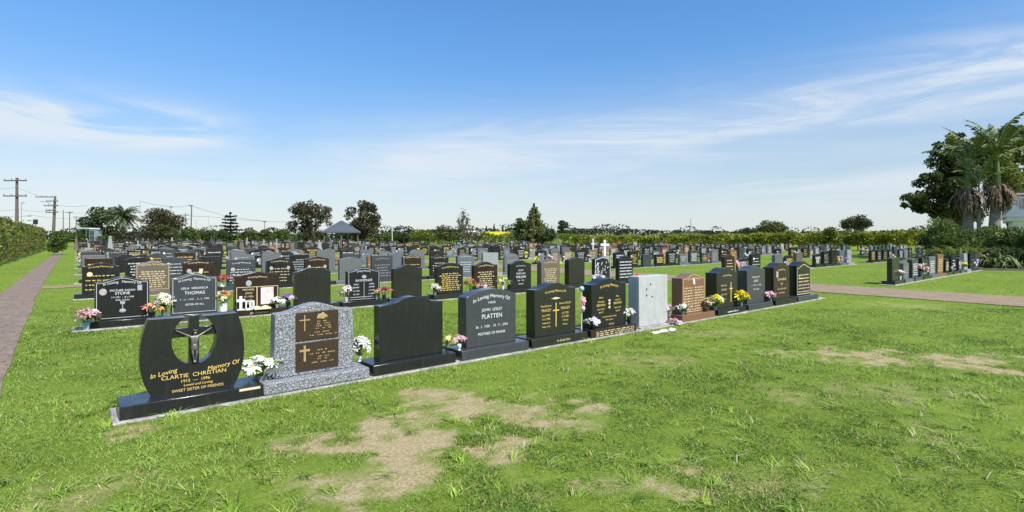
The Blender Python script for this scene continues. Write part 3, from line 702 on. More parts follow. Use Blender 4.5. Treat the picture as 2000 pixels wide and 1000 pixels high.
mb = MB(); mb.box(-.006,.006,FY-.003,FY,T0+.17,T0+.27); mb.ball((0,FY-.002,T0+.15), .05, 10, 5, (1,.1,.7)); mb.box(-.035,.035,FY-.003,FY,T0+.27,T0+.32); mb.build('etched_vase', M['greylet'], t)
panel(t, .22, .29, .50, .60, 'greylet', 'etched_book', t=.003)
t = s2(1, 1, 'serp', .78, .78, 'charcoal', 'charcoal headstone with widely spaced white lettering, second in second row',
   [('In Loving  Memory Of', 0, .56, .06, dict(bend=.09, hw=.39, maxw=.66)), ('LEILA  VERONICA', 0, .47, .058, dict(maxw=.64)), ('THOMAS', 0, .37, .085), ('7 . 11 . 1919  .  5 . 2 . 1999', 0, .26, .045, dict(maxw=.66)), ('SISTER OF ALL', 0, .16, .05)], 'wlet')
border(t, 'serp', .78, .78)
t = s2(1, 2, 'peak', .86, .76, 'brownblack', 'dark headstone with framed gold text panel beside a pale open page, third in second row', None, 'palegold')
inscribe(t, [('In Loving Memory', 0, .58, .05, dict(bend=.06, hw=.42, maxw=.6)), ('MICHAEL', -.17, .38, .055, dict(maxw=.26)), ('JOHN', -.17, .31, .05), ('4.1.1956', -.17, .24, .05), ('Son Of', -.17, .17, .045), ('Mary', -.17, .10, .045)], 'palegold')
disc(t, -.17, .53, .055, .06, 'greylet')
panel(t, .06, .31, .08, .43, 'photocol', 'portrait_panel'); 
mb = MB()
for x0, x1, z0, z1 in ((-.40,.40,.445,.455),(-.40,-.39,.05,.445),(.39,.40,.05,.445),(-.02,-.005,.05,.445)): mb.box(x0,x1,FY-.003,FY,T0+z0,T0+z1)
mb.build('border_line', M['palegold'], t)
mb = MB(); mb.text('Jim Robertson', 0, .055, .06, -.0025, shear=.2); mb.build('plinth_lettering', M['palegold'], t, False)
t = s2(1, 3, 'arch', .78, .80, 'blackg', 'plain black headstone without lettering, fourth in second row, behind the crackled stone')
t = s2(1, 4, 'serp', .80, .78, 'black', 'black headstone with white lettering in two columns and a round emblem, fifth in second row',
   [('Loving Memory', 0, .60, .055, dict(bend=.07, hw=.4, maxw=.5)), ('RAYMONDE', 0, .44, .075, dict(maxw=.44))] + [(s, x, z, .045, dict(maxw=.3)) for s, x, z in (('PHILIP',-.19,.36),('SIDNEY',-.19,.29),('4.2.1930',-.19,.21),('1.9.1997',-.19,.13),('MARIE',.19,.36),('AGNES',.19,.29),('5.7.1933',.19,.21),('9.1.2002',.19,.13))], 'wlet')
disc(t, 0, .55, .055, .04, 'greylet'); border(t, 'serp', .80, .78)
mb = MB(); mb.box(-.004,.004,FY-.003,FY,T0+.05,T0+.42); mb.box(-.34,.34,FY-.0031,FY-.0001,T0+.075,T0+.085); mb.build('divider_line', M['border'], t)
t = s2(1, 5, 'serp', .78, .80, 'blackg', 'plain greenish black headstone without lettering, sixth in second row')
t = s2(1, 6, 'arch', .80, .80, 'black', 'black headstone covered in gold lettering, seventh in second row, behind the first plain black one', 9, 'gold', 'blackg')
t = s2(1, 7, 'serp', .80, .80, 'brownblack', 'brown black headstone with orange gold lines, eighth in second row, flowers before it', 8, 'palegold')
t = s2(1, 8, 'serp', .80, .80, 'black', 'black headstone with big white block letters, ninth in second row', None)
inscribe(t, [('I N  M E M O R Y', 0, .58, .05, dict(bend=.05, hw=.4, maxw=.5)), ('RUTH', 0, .49, .07), ('ROSE ANN', 0, .40, .07), ('WILSON', 0, .29, .10), ('1901 - 1987', 0, .20, .055), ('AT REST', 0, .10, .055)], 'wlet')
t = s2(1, 9, 'serp', .78, .82, 'sand', 'brown headstone with close gold lettering in two columns, tenth in second row', 8, 'palegold', 'blackg', .2)
t = s2(1, 10, 'peak', .72, .84, 'blackg', 'plain dark headstone with blank face and low pointed top, eleventh in second row', None, None, None, .2)
t = s2(1, 11, 'peak', .80, .84, 'black', 'black headstone with bold white vine pattern and pointed top, twelfth in second row')
mb = MB(); rr = random.Random(12)
for k in range(26):
    x, z = rr.uniform(-.3,.3), rr.uniform(.08,.66); a = rr.uniform(0, 6.3); l = rr.uniform(.05,.12)
    pts = [(x+l*s*math.cos(a+s*1.2), FY-.002, T0+z+l*s*math.sin(a+s*1.2)) for s in (0,.35,.7,1)]; mb.tube(pts, .011, 5)
mb.build('vine_carving', M['wlet'], t); border(t, 'peak', .80, .84, 'wlet', .02, .018)
t = s2(1, 12, 'serp', .78, .84, 'black', 'black headstone with heavy white horizontal lines, last in second row beside red lantern')
mb = MB(); rr = random.Random(1)
for k in range(6): bars(mb, -.32, .32, T0+.08+k*.105, .04, FY-.0025, rr, (.2,.5))
mb.build('lettering', M['wlet'], t, False)

ROW3 = [('serp','black','gold',4,'black headstone with gold bird emblem and lettering, first in third row beside path'),
 ('serp','sand','palegold',8,'sandy brown headstone covered in cream lettering, second in third row'),
 ('serp','brownblack','palegold',4,'dark brown headstone with a large pale gold emblem, third in third row'),
 ('flat','charcoal','wlet',6,'square charcoal headstone with white lettering and pale round photo, fourth in third row'),
 ('arch','black','palegold',5,'black headstone with two photos above gold panels, fifth in third row'),
 ('peak','brownblack','palegold',5,'dark headstone with low peak, two photos and gold text, sixth in third row'),
 ('peak','grey',None,0,'plain mid grey headstone with pointed top, seventh in third row'),
 ('flat','charcoal','greylet',5,'charcoal headstone in two joined halves, eighth in third row'),
 ('serp','brownblack','palegold',4,'brown black headstone with a few cream lines, ninth in third row'),
 ('serp','black','palegold',5,'black headstone with sloping pale lettering and emblem, tenth in third row'),
 ('serp','bluegrey','wlet',5,'blue grey headstone with faint white lettering, eleventh in third row'),
 ('flat','palegrey','greylet',5,'pale grey square headstone with panels, twelfth in third row'),
 ('round','grey','greylet',6,'grey round topped headstone with worn lettering, last in third row')]
for i, (k, m, lm, n, lb) in enumerate(ROW3):
    t = s2(2, i, k, .80, .80+.02*(i % 3), m, lb, n if n else None, lm)
    if i in (0, 2, 3): disc(t, -.24, .50, .06, .06, 'photo' if i else 'palegold')
    if i in (4, 5): disc(t, -.26, .50, .05, .06); disc(t, .26, .50, .05, .06)
    if i == 2: mb = MB(); mb.prism([(0,T0+.30),(.06,T0+.30),(.12,T0+.55),(.02,T0+.56)], FY-.005, FY); mb.build('emblem', M['palegold'], t)
    if i == 0: mb = MB(); mb.prism([(.05,T0+.22),(.20,T0+.20),(.12,T0+.36)], FY-.005, FY); mb.build('emblem', M['gold'], t)
    if i in (1, 8): border(t, k, .80, .80+.02*(i % 3), 'palegold')

# --- all the other rows
_slab = {}; _pl = {}; _ins = {}
def slab_mesh(kind, m, hk):
    key = (kind, m, hk)
    if key not in _slab:
        h = (.58, .73, .84)[hk]; w = (.72, .82, .80)[hk]
        mb = MB(); mb.prism([(x, z+T0) for x, z in prof(kind, w, h)], FY, FY+.16); _slab[key] = mb.mesh('slab', M[m])
    return _slab[key]
def plinth_mesh(m):
    if m not in _pl: _pl[m] = MB().box(-.54, .54, 0, .38, .02, T0).mesh('plinth', M[m])
    return _pl[m]
def ins_mesh(v, lm, hk):
    key = (v, lm, hk)
    if key not in _ins:
        rr = random.Random(v*7+hk); mb = MB(); h = (.58,.73,.84)[hk]; n = 4+v % 4
        for k in range(n):
            w = rr.uniform(.15, .33); bars(mb, -w, w, T0+.08+k*(h-.22)/n, .032+.012*(v % 3), FY-.003, rr, (.05,.22))
        if v % 3 == 0: mb.ball((-.22,FY,T0+h-.26), .06, 8, 5, (1,.12,1))
        _ins[key] = mb.mesh('lettering', M[lm], False)
    return _ins[key]
KW = dict(serp='curved', arch='arched', peak='peaked', flat='square', round='rounded', slope='slanted')
MW = dict(black='black', blackg='greenish black', brownblack='brown black', charcoal='charcoal', grey='grey', bluegrey='blue grey', palegrey='pale grey', white='white', brown='red brown', sand='sandy brown')
LW = dict(gold='gold', palegold='cream', wlet='white', greylet='grey')
ORD = ['first','second','third','fourth','fifth','sixth','seventh','eighth','ninth','tenth','eleventh','twelfth','thirteenth','fourteenth','fifteenth','sixteenth','seventeenth','eighteenth','nineteenth']
FIXED = {(0,3,0):('flat','brownblack','gold',1),(0,3,1):('arch','black','wlet',1),(0,3,2):('flat','charcoal','wlet',1),(0,3,3):('flat','blackg',None,1),(0,3,5):('slope','grey',None,2),(0,3,6):('flat','black','greylet',1),
         (0,3,7):('flat','grey',None,2),(0,3,8):('flat','charcoal','greylet',1),(0,3,9):('flat','brown','palegold',0),(0,3,10):('peak','bluegrey',None,1),(0,3,11):('round','grey',None,2),(0,3,12):('flat','black',None,1),
         (0,5,0):('flat','charcoal',None,1),(0,5,1):('flat','charcoal',None,1),(0,4,0):('flat','grey',None,1),(0,6,0):('serp','bluegrey',None,1),
         (1,1,0):('serp','brownblack','palegold',1),(1,1,2):('serp','black','wlet',1),(1,1,4):('peak','grey',None,1),(1,1,6):('flat','sand',None,1),(1,1,9):('flat','black','greylet',1),(1,1,10):('flat','blackg',None,1),(1,1,11):('flat','bluegrey',None,1),(1,1,12):('flat','palegrey',None,1),
         (1,0,0):('flat','black',None,1),(1,0,2):('flat','charcoal','wlet',1),(1,0,4):('flat','grey','wlet',1),(1,0,5):('flat','brown','palegold',1),(1,0,7):('flat','black','wlet',1),(1,0,9):('flat','palegrey','greylet',1),(1,0,10):('flat','black',None,1),(1,0,11):('flat','charcoal',None,1)}
cand = []
rnd = random.Random(77)
for bi, (a0, n) in enumerate(BLOCK):
    for k in range(len(ROWS)):
        if bi == 0 and k < 3: continue
        if bi == 1 and k > 16: continue
        if bi >= 2 and (k < 1 or k > 9 - 1*(bi == 3)): continue
        off = 0.0
        for i in range(n):
            a = a0+0.62+PITCH*i; p = ab(a, ROWS[k])
            kind = rnd.choice(['serp','serp','serp','arch','peak','flat','flat','round','slope'])
            m = rnd.choice(['black']*9+['blackg']*4+['brownblack']*5+['charcoal']*5+['grey']*4+['bluegrey']*1+['palegrey']*1+['brown','sand'])
            if m in ('grey','palegrey','bluegrey'): lm = rnd.choice([None,'greylet','wlet'])
            elif m == 'white': lm = 'greylet'
            else: lm = rnd.choice(['gold','palegold','palegold','wlet','wlet','wlet',None])
            hk = rnd.choice((0,1,1,1,2)) if k < 9 else rnd.choice((1,1,2,2))
            v = rnd.randrange(6); jr = rnd.uniform(-.04,.04); skip = rnd.random() < 0.05
            if (bi,k,i) in FIXED: kind, m, lm, hk = FIXED[(bi,k,i)]; skip = False
            px = 1000+F*p.x/p.y
            if skip or px < -20 or px > 2020: continue
            cand.append((p.y, bi, k, i, a, kind, m, lm, hk, v, jr))
cand.sort(key=lambda c: c[0])
NIND = 300-38
BN = ['first block', 'second block', 'third block', 'fourth block']
for c in cand[:NIND]:
    Y, bi, k, i, a, kind, m, lm, hk, v, jr = c
    look = f"{KW[kind]} {MW[m]} headstone, " + (f"{LW[lm]} lettering" if lm else "blank face")
    if hk == 0: look = 'low ' + look
    if hk == 2: look = 'tall ' + look
    lb = f"{look}, {ORD[i]} along {ORD[k]} row of {BN[bi]}"
    t = empty('headstone', ab(a, ROWS[k]), lb, 'headstone', ROWROT+jr, 'headstones standing in long rows')
    link_mesh('plinth', plinth_mesh(m if m not in ('white','sand') else 'concrete'), t)
    s_ = link_mesh('slab', slab_mesh(kind, m, hk), t)
    if Y < 32: bevel(s_, .007)
    vr = random.Random(k*91+i*7+bi); sx_, sz_ = vr.uniform(.93, 1.06), vr.uniform(.92, 1.08); s_.scale = (sx_, 1, sz_); s_.location.z = T0*(1-sz_)
    if lm: q_ = link_mesh('lettering', ins_mesh(v, lm, hk), t); q_.scale = s_.scale; q_.location = s_.location
    t.rotation_euler = (vr.gauss(0, .012), vr.gauss(0, .010), ROWROT+jr)
# the rest, too far to tell apart, as one object
mk = list(MW.keys()); extra = ['gold','palegold','wlet','greylet']
mb = MB()
def merge(me, mtx, mi):
    mb.cur = mi; mb.T = mtx; mb.add([v.co[:] for v in me.vertices], [tuple(p.vertices) for p in me.polygons])
for c in cand[NIND:]:
    Y, bi, k, i, a, kind, m, lm, hk, v, jr = c
    T = Matrix.Translation(ab(a, ROWS[k])) @ Matrix.Rotation(ROWROT+jr, 4, 'Z') @ Matrix.Diagonal((1, 1, rnd.choice((1.0, 1.1, 1.25, 1.45)) if k > 8 else 1.05, 1))
    merge(plinth_mesh(m if m != 'white' else 'palegrey'), T, mk.index(m)); merge(slab_mesh(kind, m, hk), T, mk.index(m))
    if lm: merge(ins_mesh(v, lm, hk), T, len(mk)+extra.index(lm))
for q in range(46):
    mb.cur = mk.index(rnd.choice(('palegrey','palegrey','sand','grey','charcoal'))); k = rnd.randrange(7, 19); mb.T = Matrix.Translation(ab(rnd.uniform(0, 15 if rnd.random() < .6 else 36), ROWS[k]+.3)) @ Matrix.Rotation(ROWROT, 4, 'Z')
    if rnd.random() < .55: cross_mb(mb, 0, 0, .5, rnd.uniform(1.0, 1.7), .12, -.05, .05)
    else: h_ = rnd.uniform(.9, 1.6); mb.box(-.3,.3,-.3,.3,0,h_*.5,.06); mb.box(-.16,.16,-.16,.16,h_*.5,h_,.05); mb.ball((0,0,h_+.08), .12, 7, 5)
mb.T = None
tag(mb.build('distant_headstones', [M[x] for x in mk+extra], None, False), 'crowd of tiny grey, black and white headstones in the farthest rows', 'headstones', None, 'stuff')

# concrete beams under each row
BEAMN = ['under the front row', 'under the second row', 'under the third row', 'under the fourth row']
for bi, (a0, n) in enumerate(BLOCK[:3]):
    for k, bk in enumerate(ROWS):
        if bi == 2 and (k < 1 or k > 5): continue
        if bi == 1 and k > 8: continue
        if k > 12: continue
        t = MB().box(0.24 if (bi == 0 and k == 0) else -0.06, PITCH*n+0.30 + (0.06 if bi else 0.0), -0.075, 0.48, -0.06, 0.022 if k else 0.020)
        o = t.build('concrete_strip', M['concrete']); o.location = ab(a0, bk); o.rotation_euler = (0, 0, ROWROT); bevel(o, .01)
        lb = f"long pale concrete strip under the {ORD[k]} row of headstones in the {BN[bi]}"
        tag(o, lb, 'concrete strip', 'concrete strips under the headstone rows')

# ------------------------------------------------------------------ flowers and ornaments
_bl = {}
def blossom_mesh(m, style):
    key = (m, style)
    if key in _bl: return _bl[key]
    mb = MB(); rr = random.Random(hash(style) % 97 if False else len(style)*13)
    rings = {'rose': [(5,.10,1.25,.9),(6,.28,.85,1.0),(7,.42,.45,1.0)], 'daisy': [(8,.1,.9,.7),(12,.15,.5,1.0),(14,.18,.2,1.1)], 'lily': [(6,.12,.65,1.3)]}[style]
    for cnt, r0, tilt, ln in rings:
        for k in range(cnt):
            a = 2*math.pi*k/cnt + rr.uniform(-.2,.2) + r0*5; L_ = ln*rr.uniform(.85,1.1); w = (2.6/cnt if style != 'lily' else .38)*L_
            ca_, sa = math.cos(a), math.sin(a); tx, ty = -sa, ca_
            pts = []
            for s, ww in ((0,.35),(.5,1.0),(1,.55)):
                tl = tilt - (0.9*s*s if style != 'rose' else .55*s*s); rad = r0*.4 + L_*s*math.cos(tilt*(1-.3*s)); z = L_*s*math.sin(max(-.2, tl))*.9
                for sg in (-1, 1): pts.append((ca_*rad + tx*w*ww*.5*sg, sa*rad + ty*w*ww*.5*sg, z + (0.06 if abs(sg) and s == .5 else 0)))
            mb.add(pts, [(0,1,3,2),(2,3,5,4)])
    if style != 'rose':
        mb.cur = 1; mb.ball((0,0,.15), .2, 8, 5, (1,1,.8)); mb.cur = 0
    else: mb.ball((0,0,.35), .28, 8, 5)
    _bl[key] = mb.mesh('blossom', [M[m], M['fyellow'] if style == 'daisy' else M['fcream']])
    return _bl[key]
VASE = {'pot': [(.75,0),(.8,.05),(1,1),(1.05,1.0),(1.05,1.1),(.9,1.1),(.85,.95)], 'urn': [(.6,0),(.65,.06),(.35,.15),(.8,.55),(.9,.8),(.6,1.0),(.75,1.1),(.6,1.08)], 'block': [(1,0),(1,1),(.7,1.02),(.7,.9)]}
def bouquet(loc, label, cols, size=.10, n=7, style='rose', vase='vgrey', vh=.10, vr=.05, vtype='pot', spread=1.0, leafm='stem', nleaf=10, seed=0, group='flower arrangements on the graves', tall=1.0, bs=1.0, rz=0.0):
    size *= 1.22; rr = random.Random(seed*17+n); t = empty('flower_arrangement', loc, label, 'flowers', rz, group)
    MB().lathe([(r*vr, z*vh) for r, z in VASE[vtype]], (0,0,0), 14).build('vase', M[vase], t)
    mb = MB(); heads = []
    for i in range(n):
        a = i*2.399+rr.uniform(-.3,.3); q = math.sqrt((i+.4)/n); x, y = math.cos(a)*q*size*spread, math.sin(a)*q*size*spread*.8
        z = vh + size*tall*(1.0 - .62*q*q) + rr.uniform(-.015,.015); heads.append((x, y, z, a, q))
        mb.tube([(x*.2,y*.2,vh*.9),(x*.6,y*.6,vh+(z-vh)*.55),(x,y,z)], .0035, 5, False)
    mb.build('stems', M[leafm], t)
    for i, (x, y, z, a, q) in enumerate(heads):
        o = link_mesh('blossom', blossom_mesh(cols[i % len(cols)], style), t); o.location = (x, y, z)
        s_ = size*.40*bs*rr.uniform(.8,1.2); o.scale = (s_,)*3; o.rotation_euler = (-.75*q*math.sin(a)*-1 if False else rr.uniform(-.2,.2)+.9*q*-math.sin(a)*-1*-1, .9*q*math.cos(a), rr.uniform(0,6))
    lf = MB()
    for k in range(nleaf):
        a = rr.uniform(0,6.28); l = size*rr.uniform(.7,1.35); dz = rr.uniform(-.1,.7)*size; w = size*rr.uniform(.12,.24)
        p = [Vector((math.cos(a)*l*s, math.sin(a)*l*s*.85, vh + dz*math.sin(s*2.2) + size*.1)) for s in (.1,.45,.8,1.0)]
        tv = Vector((-math.sin(a), math.cos(a), 0))*w
        lf.add([p[0]-tv*.3,p[0]+tv*.3,p[1]-tv,p[1]+tv,p[2]-tv*.7,p[2]+tv*.7,p[3]], [(0,1,3,2),(2,3,5,4),(4,5,6)])
    lf.build('leaves', M[leafm], t); return t
def gp(row, px, dy=0.15, z=T0):
    """point on the plinth line of a row seen at picture column px"""
    b = ROWS[row]+dy; u = (px-1000)/F; a = b*(u*SR+CR)/(SR-u*CR); return ab(a, b, z)
bq = bouquet
bq(gp(0,512,.20,.02), 'white daisy bouquet with broad lime leaves in grey pot, left of crackled headstone', ['fwhite'], .16, 15, 'daisy', 'vgrey', .15, .06, 'pot', 1.0, 'limeleaf', 12, 1, tall=.9)
bq(gp(0,702,.28), 'tall bunch of white roses at the right side of crackled headstone', ['fwhite'], .125, 16, 'rose', 'vwhite', .07, .035, 'urn', .75, 'oliveleaf', 4, 2, tall=1.3)
bq(gp(0,874,.30), 'pale yellow roses behind the gap between plain black and charcoal headstones', ['fpaleyellow','fyellow'], .08, 5, 'rose', 'vgrey', .05, .03, 'pot', 1.0, 'stem', 8, 3)
bq(gp(0,897,.06), 'dusty pink roses in small white urn against charcoal headstone corner', ['fpalepink','fpink'], .075, 9, 'rose', 'vwhite', .085, .035, 'urn', .9, 'oliveleaf', 3, 4)
bq(gp(0,1157,.04), 'lilac and white roses at left foot of sixth front headstone', ['flilac','fwhite','fwhite'], .105, 11, 'rose', 'vblack', .06, .04, 'pot', 1.1, 'oliveleaf', 5, 5, tall=.8)
bq(gp(0,1229,.06), 'white lilies beside the left edge of the pale concrete headstone', ['fwhite'], .10, 8, 'lily', 'vblack', .10, .04, 'pot', .8, 'stem', 4, 6, tall=1.2)
bq(gp(0,1306,.06), 'pink roses low at right edge of the pale concrete headstone', ['fpalepink','flilac'], .10, 9, 'rose', 'vgrey', .09, .04, 'pot', .9, 'oliveleaf', 5, 7, tall=1.1)
bq(gp(0,1316,-.06,.022), 'pink silk flowers lying on the concrete strip before red brown headstone', ['fpink','fpalepink'], .10, 7, 'rose', 'vgrey', .02, .04, 'pot', 1.1, 'oliveleaf', 5, 8, tall=.45)
bq(gp(0,1333,.06), 'white roses with green leaves at left foot of red brown headstone', ['fwhite','fcream'], .11, 9, 'rose', 'vgrey', .06, .04, 'pot', 1.1, 'stem', 14, 9, tall=.9)
bq(gp(0,1379,.04), 'brown and cream dried flowers at right foot of red brown headstone', ['fbrown','fbrown','fcream'], .12, 9, 'rose', 'fbrown', .06, .05, 'pot', .9, 'oliveleaf', 5, 10)
bq(gp(0,1397,.02), 'bright yellow roses between red brown and gold lettered black headstones', ['fyellow','fpaleyellow'], .145, 13, 'rose', 'vgrey', .07, .04, 'pot', .9, 'stem', 6, 11, tall=1.2)
bq(gp(0,1447,.02), 'big round bunch of bright yellow flowers before tenth front headstone', ['fyellow'], .15, 18, 'rose', 'vgrey', .08, .04, 'pot', .9, 'limeleaf', 6, 12, tall=1.2)
bq(gp(0,1504,.02), 'pale pink roses before the brown black headstone near the front row end', ['fpalepink','fpink'], .12, 9, 'rose', 'vgrey', .06, .04, 'pot', .9, 'oliveleaf', 4, 13)
# second row
bq(gp(1,168,.0,.02), 'pink and cream roses in a pale vase left of first second-row headstone', ['fpalepink','fcream','fpink'], .17, 12, 'rose', 'vglass', .12, .06, 'pot', 1.0, 'stem', 8, 14)
bq(gp(1,297,.12), 'pink lilies at right foot of first second-row headstone', ['fpink','frose','forange'], .13, 9, 'lily', 'vblack', .08, .05, 'pot', 1.1, 'oliveleaf', 6, 15)
bq(gp(1,320,.16), 'white roses with tall green leaves left of second-row charcoal headstone', ['fwhite','fwhite','fcream'], .14, 9, 'rose', 'vgrey', .12, .05, 'pot', 1.0, 'stem', 18, 16, tall=1.6)
bq(gp(1,436,.12), 'orange and cream flowers in white square pot right of charcoal second-row headstone', ['forange','fcream','forange'], .14, 11, 'rose', 'vwhite', .16, .075, 'block', .9, 'oliveleaf', 8, 17, tall=1.3)
bq(gp(1,541,.03), 'white roses leaning against the pale page of third second-row headstone', ['fwhite'], .11, 9, 'rose', 'vwhite', .07, .04, 'urn', .9, 'oliveleaf', 3, 18)
bq(gp(1,563,.10), 'purple flower bunch with pale leaves left of plain black second-row headstone', ['fpurple','fpurple','flilac'], .13, 9, 'rose', 'vblack', .08, .05, 'pot', 1.0, 'oliveleaf', 8, 19)
bq(gp(1,676,.06), 'large white and blush lilies at left foot of fifth second-row headstone', ['fwhite','fpalepink'], .16, 8, 'lily', 'fpalepink', .10, .05, 'pot', .9, 'oliveleaf', 3, 20, tall=1.3)
bq(gp(1,735,.10), 'small green foliage bunch with orange buds right of fifth second-row headstone', ['forange','fcream'], .11, 4, 'rose', 'vgrey', .08, .04, 'pot', .8, 'limeleaf', 18, 21, tall=1.2)
bq(gp(1,750,.08), 'dusky pink rose bunch between fifth and sixth second-row headstones', ['fpalepink','fpink','frose'], .15, 11, 'rose', 'vblack', .08, .05, 'pot', .9, 'oliveleaf', 4, 22, tall=1.1)
bq(gp(1,849,.06), 'white roses with olive leaves left of seventh second-row headstone', ['fwhite','fcream'], .14, 9, 'rose', 'vgrey', .08, .05, 'pot', .9, 'oliveleaf', 10, 23, tall=1.1)
bq(gp(1,920,.06), 'rust red and green flowers left of eighth second-row headstone', ['frose','forange'], .15, 6, 'rose', 'vgrey', .10, .05, 'pot', .8, 'limeleaf', 14, 24, tall=1.3)
bq(gp(1,941,.0), 'small pink flowers before the eighth second-row headstone', ['fpink','fpalepink'], .12, 7, 'rose', 'vgrey', .06, .04, 'pot', .9, 'oliveleaf', 4, 25)
bq(gp(1,982,.02), 'cream lilies on a low stand between eighth and ninth second-row headstones', ['fcream','fpaleyellow'], .17, 8, 'lily', 'vwhite', .10, .05, 'pot', 1.2, 'oliveleaf', 4, 26)
bq(gp(2,434,.10), 'red roses with white paper left of square charcoal third-row headstone', ['fred','fred','frose'], .17, 10, 'rose', 'vwhite', .12, .06, 'block', .9, 'oliveleaf', 4, 27)
bq(gp(1,1168,.0), 'lilac white flowers at foot of vine patterned headstone', ['flilac','fwhite'], .15, 9, 'rose', 'vwhite', .06, .05, 'pot', 1.2, 'oliveleaf', 3, 28)

# pinwheel on a stick between the fifth and sixth stones
t = empty('garden_stick', gp(0,1136,.10), 'white garden stick with pale blue ball and pink windmill between fifth and sixth front headstones', 'garden stick', ROWROT)
MB().tube([(0,0,0),(0,0,.62)], .008, 8).build('stick', M['vwhite'], t)
MB().ball((0,0,.655), .042, 14, 8).build('ball', M['vglass'], t)
for z, r, m_ in ((.46,.085,'fpink'),(.34,.06,'fpalepink')):
    mb = MB()
    for k in range(8):
        a = k*math.pi/4; tv = Vector((-math.sin(a),0,math.cos(a))); d = Vector((math.cos(a),0,math.sin(a)))
        c0 = Vector((0,-.02,z)); mb.add([c0+d*.012, c0+d*r*.7-tv*r*.3+Vector((0,-.015,0)), c0+d*r, c0+d*r*.7+tv*r*.3+Vector((0,.01,0))], [(0,1,2,3)])
    mb.ball((0,-.024,z), .018, 8, 6); mb.build('windmill', M[m_], t)
# white ornaments at the third stone of row two
t = empty('ornament_cross', gp(1,470,.04), 'small white standing cross ornament on the plinth of the third second-row headstone', 'cross', ROWROT)
mb = MB(); cross_mb(mb, 0, .02, .16, .26, .055, -.02, .02, .66); bevel(mb.build('cross', M['vwhite'], t), .004); MB().box(-.07,.07,-.04,.04,0,.02).build('foot', M['vwhite'], t)
t = empty('picture_frame', gp(1,488,.03), 'small white open picture frame beside the white cross ornament', 'frame', ROWROT)
mb = MB(); mb.box(-.085,-.06,-.01,.01,0,.18); mb.box(.06,.085,-.01,.01,0,.18); mb.box(-.06,.06,-.01,.01,.155,.18); mb.box(-.06,.06,-.01,.01,0,.03); mb.box(-.01,.01,-.008,.008,.03,.155); mb.build('frame', M['vwhite'], t)
MB().box(.0105,.0595,-.006,.006,.031,.154).build('picture', M['photo'], t)
t = empty('stone_book', gp(1,511,.0), 'cream open book ornament lying before the third second-row headstone', 'ornament', ROWROT)
mb = MB()
for sg in (-1, 1):
    n = 6; pr = [(sg*.16*i/n, .03+.03*math.sin(math.pi*i/n)) for i in range(n+1)]; q = pr + [(sg*.16, 0), (0, 0)]
    if sg < 0: q = q[::-1]
    mb.prism(q if sg < 0 else q[::-1], -.10, .06)
mb.build('pages', M['fcream'], t)
t = empty('lantern', gp(1,1245,.10,.02), 'red memorial lantern with cream lid at the end of second row', 'lantern', ROWROT)
MB().box(-.07,.07,-.07,.07,.03,.24).build('glass', M['fred'], t); MB().box(-.085,.085,-.085,.085,0,.03).build('foot', M['fcream'], t); MB().box(-.085,.085,-.085,.085,.24,.30,.05).build('lid', M['fred'], t)
MB().box(-.04,.04,-.073,-.070,.10,.18).build('candle_window', M['fcream'], t)
rr = random.Random(5)
for q, (px, py) in enumerate(((1281,651),(1296,648),(1312,645))):
    mb = MB(); mb.ball((0,0,.012), .085+.02*q % .03, 9, 5, (1.3,.7,.25), .18, rr); o = mb.build('broken_stone', M['white']); o.location = G(px, py); o.rotation_euler = (0,0,ROWROT+.2*q)
    tag(o, ['leftmost of three flat white stone chips on the grass before the pale concrete headstone','middle of three flat white stone chips on the grass before the pale concrete headstone','rightmost of three flat white stone chips on the grass before the pale concrete headstone'][q], 'stone', 'white stone chips on the grass')

# little flower bunches far back
ORDC = {'fwhite':'white','fpink':'pink','fred':'red','fyellow':'yellow','flilac':'lilac','fpalepink':'blush pink'}
_fb = {}
used = set(); rnd = random.Random(21); done = 0
for c in cand[:240]:
    Y, bi, k, i, a, kind, m, lm, hk, v, jr = c
    if rnd.random() > 0.36: continue
    cm = rnd.choice(list(ORDC)); key = (cm, rnd.randrange(2))
    if key not in _fb:
        mb = MB(); rr = random.Random(hash(cm) & 1 if False else key[1]+3)
        for q in range(8): mb.ball((rr.uniform(-.13,.13), rr.uniform(-.08,.08), rr.uniform(.16,.34)), rr.uniform(.035,.06), 7, 4, jit=.2, rnd=rr)
        mb.cur = 1
        for q in range(12): x, y = rr.uniform(-.14,.14), rr.uniform(-.09,.09); mb.add([(0,0,.08),(x-.02,y,.2),(x,y,rr.uniform(.2,.36)),(x+.02,y,.2)], [(0,1,2,3)])
        mb.cur = 2; mb.lathe([(.04,0),(.055,.14),(.04,.14)], (0,0,0), 8); _fb[key] = mb.mesh('flower_bunch', [M[cm], M['stem'], M['vwhite' if key[1] else 'vgrey']])
    sgn = rnd.choice((-1, 1))
    o = link_mesh('flower_bunch', _fb[key]); o.location = ab(a+sgn*.42, ROWS[k]+.10, T0); o.rotation_euler = (0,0,rnd.uniform(0,6)); s_ = rnd.uniform(.8,1.3); o.scale = (s_,)*3
    tag(o, f"{ORDC[cm]} flower bunch by {MW[m]} headstone, {ORD[i]} along {ORD[k]} row, {BN[bi]}", 'flowers', 'small flower bunches in the rows behind')
# two tall white crosses standing among the far stones
for px, py, hh, tk, lb in ((1158,503,1.55,.10,'slim tall white cross standing among grey headstones left of the thicker white cross'), (1181,503,1.45,.20,'thick white cross standing among grey headstones in the middle distance')):
    mb = MB(); cross_mb(mb, 0, .12, .75 if tk > .15 else .35, hh-.12, tk, -.06, .06, .70); t = empty('memorial_cross', G(px, py), lb, 'cross', ROWROT-.45)
    bevel(mb.build('cross', M['white'], t), .01); MB().box(-.3,.3,-.2,.2,0,.12).build('plinth', M['concrete'], t)

